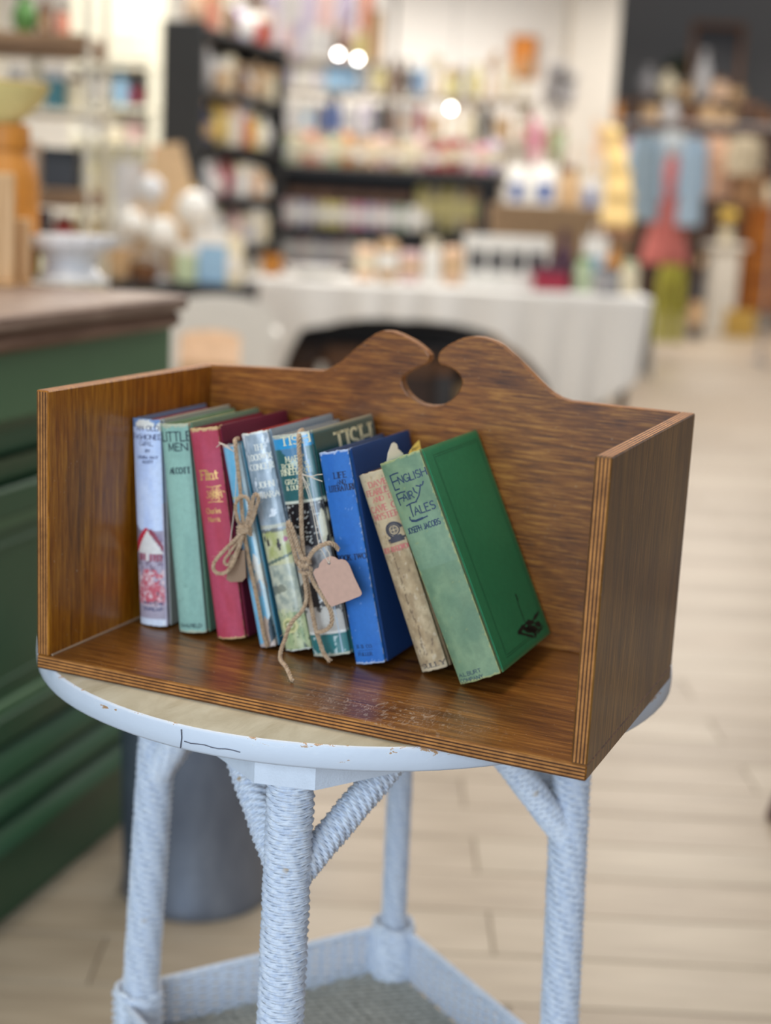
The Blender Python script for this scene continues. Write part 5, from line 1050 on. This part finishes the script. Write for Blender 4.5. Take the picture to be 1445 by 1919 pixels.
row(it('bag,white,blue,1.2,100;bag,white,blue,1.4,104;jar,tan,brown,1,84;bag,pale grey,blue,.9,80'), 940, 1120, 398, Y, zc, 'the brown cabinet', 'island shelves', 'wares on the brown cabinet')
row(it('bunch,pink,white,1.5,170;bunch,pale green,tan,1.2,150;basket,cream,tan,1.3,120;bunch,peach,gold,1.1,180'), 970, 1130, 398, Y+.26, zc, 'the cabinet back', 'island shelves', 'flowers at the back of the brown cabinet')
# yellow scarf on a stand
Ys = 9.9; p = wp(1135, 420, Ys); e = empty('scarf_stand', 'yellow fringed shawl over a slim stand beside the brown cabinet', 'shawl', (p[0], Ys-.14, 0)); z1 = zpx(1135, 238, Ys); z0 = zpx(1135, 425, Ys)
b = MB(); b.tube([(0,0,.02),(0,0,.8),(0,0,z1-.02)], .015, 8); b.build('pole', cm('brown'), e); b = MB(); b.lathe([(.13,0),(.13,.015),(.02,.03)], 18); b.build('base', cm('brown'), e)
n_ = 30; tt = np.linspace(0, 1, n_); rings = [((.035*math.sin(3*t)+.09*(t-.5), -.02, z1+(z0-z1)*t), .06+.05*t+.008*math.sin(t*30), .04+.01*math.sin(t*22)) for t in tt]; b = MB(); b.loft(rings, 18); b.build('shawl', plain((236,204,140), .85), e)
for k_ in range(9): b = MB(); b.tube([(.045-.10+k_*.025, -.02, z0+.01), (.05-.10+k_*.025, -.02, z0-.05)], .006, 5); b.build('fringe', cm('salmon'), e)
# --- clothes rail
Y = 12.4; zr = zpx(1300, 232, Y); x0, x1 = wp(1165, 230, Y)[0], wp(1470, 230, Y)[0]
u = empty('clothes_rail', 'slim metal clothes rail carrying vintage garments before the grey wall', 'rail', (0, 0, 0)); met = cm('grey', .3)
b = MB(); b.tube([(x0, Y, zr), ((x0+x1)/2, Y, zr), (x1, Y, zr)], .014, 8); b.build('rod', met, u)
for x in (x0, x1): b = MB(); b.tube([(x, Y, .03), (x, Y, 1), (x, Y, zr)], .016, 8); b.build('post', met, u); slab(u, 'foot', x-.02, x+.02, Y-.25, Y+.25, 0, .03, met)
def garment(name, label, cat, px, pyt, pyb, Yg, wt, wb, m, sleeves=0.0, m2=None, legs=False, th=.07, strap=True):
    p = wp(px, pyt, Yg); zt_, zb_ = p[2], zpx(px, pyb, Yg); e = empty(name, label, cat, (p[0], Yg, 0)); a, c = px2m(wt, Yg)/2, px2m(wb, Yg)/2; L = zt_-zb_
    if legs:
        b = MB(); b.loft([((0,0,zb_+L*.8), a*1.02, th*.7), ((0,0,zt_-.05), a*.96, th*.75), ((0,0,zt_), a*.9, th*.7)], 24); b.build('waist', m, e)
        for s in (-1, 1): b = MB(); b.loft([((s*c*.55,0,zb_+L*(1-k/8)*.86), c*.46*(.92+.08*math.sin(k*2)), th*.55) for k in range(9)], 16); b.build('trouser_leg', m, e)
    else:
        b = MB(); K = 14; b.loft([((0,0,zt_-L*k/K), (a+(c-a)*(k/K)**1.3)*(.42+.58*min(1, k/2.0)), th*(.35+.65*min(1, k/3))*(1+.15*math.sin(k*2.1))) for k in range(K+1)], 26); b.build('body', m, e)
        if sleeves:
            for s in (-1, 1): b = MB(); b.loft([((s*(a*.86+a*.30*k/6),-.01,zt_-L*.05-L*sleeves*k/6), a*.26*(1-.04*k), th*.55) for k in range(7)], 12); b.build('sleeve', m2 or m, e)
        b = MB(); b.box(-a*.06, a*.06, -th*1.02, -th*.9, zb_+L*.1, zt_-L*.1, .002); b.build('placket', m2 or m, e)
    b = MB(); b.tube([(-a*.8,0,zt_-.02),(0,0,zt_+.05),(a*.8,0,zt_-.02)], .008, 6); 
    if zr-zt_ > -.05: b.tube([(0,0,zt_+.05),(0,0,(zt_+zr)/2+.03),(0,-.012,zr+.02),(0,.016,zr+.02)], .004, 5)
    b.build('hanger', cm('brown'), e); return e
den = plain((150,170,184), .85); den2 = plain((172,196,216), .85); cor_ = plain((206,118,112), .85); oli = plain((164,160,62), .85)
garment('denim_jacket', 'faded grey blue denim jacket hanging before the coral dress', 'jacket', 1214, 250, 415, Y-.22, 56, 66, den, .7, den2)
garment('pale_blouse', 'pale grey blouse hanging between denim and coral garments', 'blouse', 1262, 246, 330, Y+.12, 50, 62, plain((206,214,216), .85), .6)
garment('coral_dress', 'coral red flared dress on the clothes rail', 'dress', 1262, 292, 496, Y-.06, 30, 92, cor_, 0)
garment('light_denim_shirt', 'light blue denim shirt hanging next to the coral dress', 'shirt', 1304, 256, 424, Y-.20, 42, 46, den2, .6)
garment('olive_trousers', 'olive green wide trousers hung low under the coral dress', 'trousers', 1262, 497, 642, Y-.16, 50, 54, oli, legs=True)
garment('peach_blouse', 'peach blouse on the rail next to the light denim', 'blouse', 1345, 256, 372, Y+.18, 52, 64, plain((218,178,150), .85), .6)
garment('cream_knit', 'cream knitted jumper on the rail nearest the amber dresser', 'jumper', 1398, 256, 328, Y-.02, 52, 60, plain((222,206,176), .9), .7)
garment('rose_shirt', 'dusty rose shirt behind the faded denim jacket', 'shirt', 1180, 262, 372, Y+.2, 34, 44, plain((196,130,140), .85), .6)
garment('tan_skirt', 'tan skirt hanging below the cream jumper', 'skirt', 1410, 318, 384, Y+.1, 46, 66, plain((170,130,92), .85))
# --- pedestal, dresser and far wares
Y = 15.6; p = wp(1345, 604, Y); e = empty('white_pedestal', 'slim white plinth carrying a yellow flower pot', 'pedestal', (p[0], Y, 0)); zp_ = zpx(1345, 455, Y); m_ = plain((222,216,204), .7)
slab(e, 'shaft', -.14, .14, -.14, .14, .05, zp_-.05, m_); slab(e, 'base', -.19, .19, -.19, .19, 0, .05, m_); slab(e, 'cap', -.20, .20, -.20, .20, zp_-.05, zp_, m_)
on('bunch', 'yellow_flowers', 'yellow flowers in a pot on the white plinth', 'flowers', 1360, 455, Y, 58, 66, 'yellow', 'cream', z=zp_)
Y = 16.2; xl, xr = wp(1402, 500, Y)[0], wp(1500, 500, Y)[0]; zd = zpx(1425, 385, Y); om = wood('orange_timber', (130,70,20), (178,104,36), (200,128,54), 'X', 20, coat=.1, blotch=.3)
e = empty('amber_dresser', 'amber timber chest of drawers at the frame edge', 'chest', (0, 0, 0)); slab(e, 'carcass', xl, xr, Y, Y+.45, .18, zd-.03, om); slab(e, 'top', xl-.02, xr+.02, Y-.02, Y+.46, zd-.03, zd, om)
for k_ in range(3): z = .22+k_*(zd-.27)/3; d_ = slab(e, 'drawer', xl+.03, xr-.03, Y-.015, Y, z, z+(zd-.27)/3-.02, om); b = MB(); b.lathe([(.02,0),(.022,.012),(.01,.02)], 10, ((xl+xr)/2-.12, Y-.03, z+.12)); b.build('knob', cm('gold'), d_)
for x in (xl+.05, xr-.05):
    for yy in (Y+.05, Y+.4): slab(e, 'leg', x-.03, x+.03, yy-.03, yy+.03, 0, .18, om)
row(it('basket,pale green,tan,1,34;jar,cream,tan,1,40'), 1405, 1450, 385, Y+.2, zd, 'the amber chest', 'pedestal', 'wares on the amber chest')
on('crate', 'yellow_crate', 'yellow crate on the floor before the amber chest', 'crate', 1392, 545, 15.0, 50, 50, 'gold', 'yellow', z=.001, d=.2)
on('bottle', 'black_umbrella_stand', 'slim dark umbrella stand beside the plinth', 'stand', 1303, 612, 14.6, 26, 150, 'charcoal', 'tan', z=.001)
Y = 18.6; xl, xr = wp(1060, 235, Y)[0], wp(1480, 235, Y)[0]; zt3 = zpx(1270, 236, Y); dw = plain((70,50,38), .6)
u = empty('dark_sideboard', 'long dark sideboard of rustic wares before the charcoal wall', 'sideboard', (0, 0, 0)); slab(u, 'top', xl, xr, Y-.25, Y+.3, zt3-.05, zt3, dw); slab(u, 'carcass', xl+.03, xr-.03, Y-.22, Y+.28, .1, zt3-.05, dw); slab(u, 'plinth', xl+.06, xr-.06, Y-.18, Y+.25, 0, .1, dw)
zsh = zpx(1270, 186, Y+.15); slab(u, 'riser_shelf', wp(1185, 235, Y)[0], wp(1400, 235, Y)[0], Y-.02, Y+.3, zsh-.03, zsh, dw)
for px in (1188, 1397): x = wp(px, 235, Y)[0]; slab(u, 'riser_upright', x-.02, x+.02, Y-.02, Y+.3, zt3, zsh-.03, dw)
row(it('bottle,plum,dark brown,1,76;box,amber,brown,1.6,40;jar,dark brown,brown,1,36;basket,tan,brown,1.3,46;vase,pale grey,tan,1.1,44;basket,brown,tan,1.2,46;jar,tan,brown,1,44;basket,tan,tan,1.2,40;box,dark brown,brown,1.2,44;jar,brown,dark brown,1,40'), 1080, 1450, 236, Y-.155, zt3, 'the dark sideboard', 'white wall', 'rustic wares on the sideboard')
row(it('vase,grey,pale grey,1.2,54;vase,cream,tan,1.2,48;basket,tan,cream,1,34;vase,pale grey,pale grey,1.0,86;jar,peach,brown,1.1,40;basket,tan,brown,1,34'), 1192, 1395, 186, Y+.12, zsh, 'the sideboard riser', 'white wall', 'rustic wares on the riser')
on('frame', 'picture_frame', 'dull brown wooden frame leaning on the charcoal wall', 'frame', 1335, 186, Y+.24, 96, 136, 'brown', 'charcoal', z=zsh)
on('bunch', 'trailing_greens', 'dark green sprig in a pot behind the grey vase', 'plant', 1262, 236, Y+.40, 64, 130, 'green', 'grey', z=zt3); bpy.data.objects['trailing_greens'].children[1].data.materials[0] = plain((50,60,44), .7)
for ch_ in bpy.data.objects['trailing_greens'].children:
    if ch_.name.startswith('bloom'): ch_.data.materials[0] = plain((50,60,44), .7)
on('bunch', 'dried_grasses', 'grey green dried grasses on the floor before the white corner trim', 'plant', 1035, 330, 14.0, 90, 200, 'grey', 'brown', z=zpx(1035, 330, 14.0)); 
# plant stand carrying the grasses
pq = wp(1035, 330, 14.0); e = empty('plant_stand', 'tall slim stand carrying dried grasses beside the corner', 'stand', (pq[0], 14.0, 0)); slab(e, 'top', -.15, .15, -.15, .15, pq[2]-.03, pq[2]-.001, dw); b = MB(); b.tube([(0,0,.03),(0,0,.6),(0,0,pq[2]-.03)], .03, 10); b.build('column', dw, e); b = MB(); b.lathe([(.16,0),(.16,.02),(.03,.04)], 16); b.build('base', dw, e)
# mahogany stool just entering the frame
q = wz(1443, 1535); e = empty('mahogany_stool', 'dark mahogany stool leg entering at the frame edge', 'stool', (q[0]+.275, q[1], 0), math.radians(45)); mh = plain((70,26,26), .3, coat=.4)
for sx in (-1, 1):
    for sy in (-1, 1): b = MB(); b.tube([(sx*.19, sy*.19, 0), (sx*.18, sy*.18, .04), (sx*.07, sy*.07, .43)], [.017, .02, .022], 12); b.build('leg', mh, e)
b = MB(); b.lathe([(.17,.42),(.185,.43),(.185,.45),(.17,.46),(.001,.462)], 28); b.build('seat', mh, e)
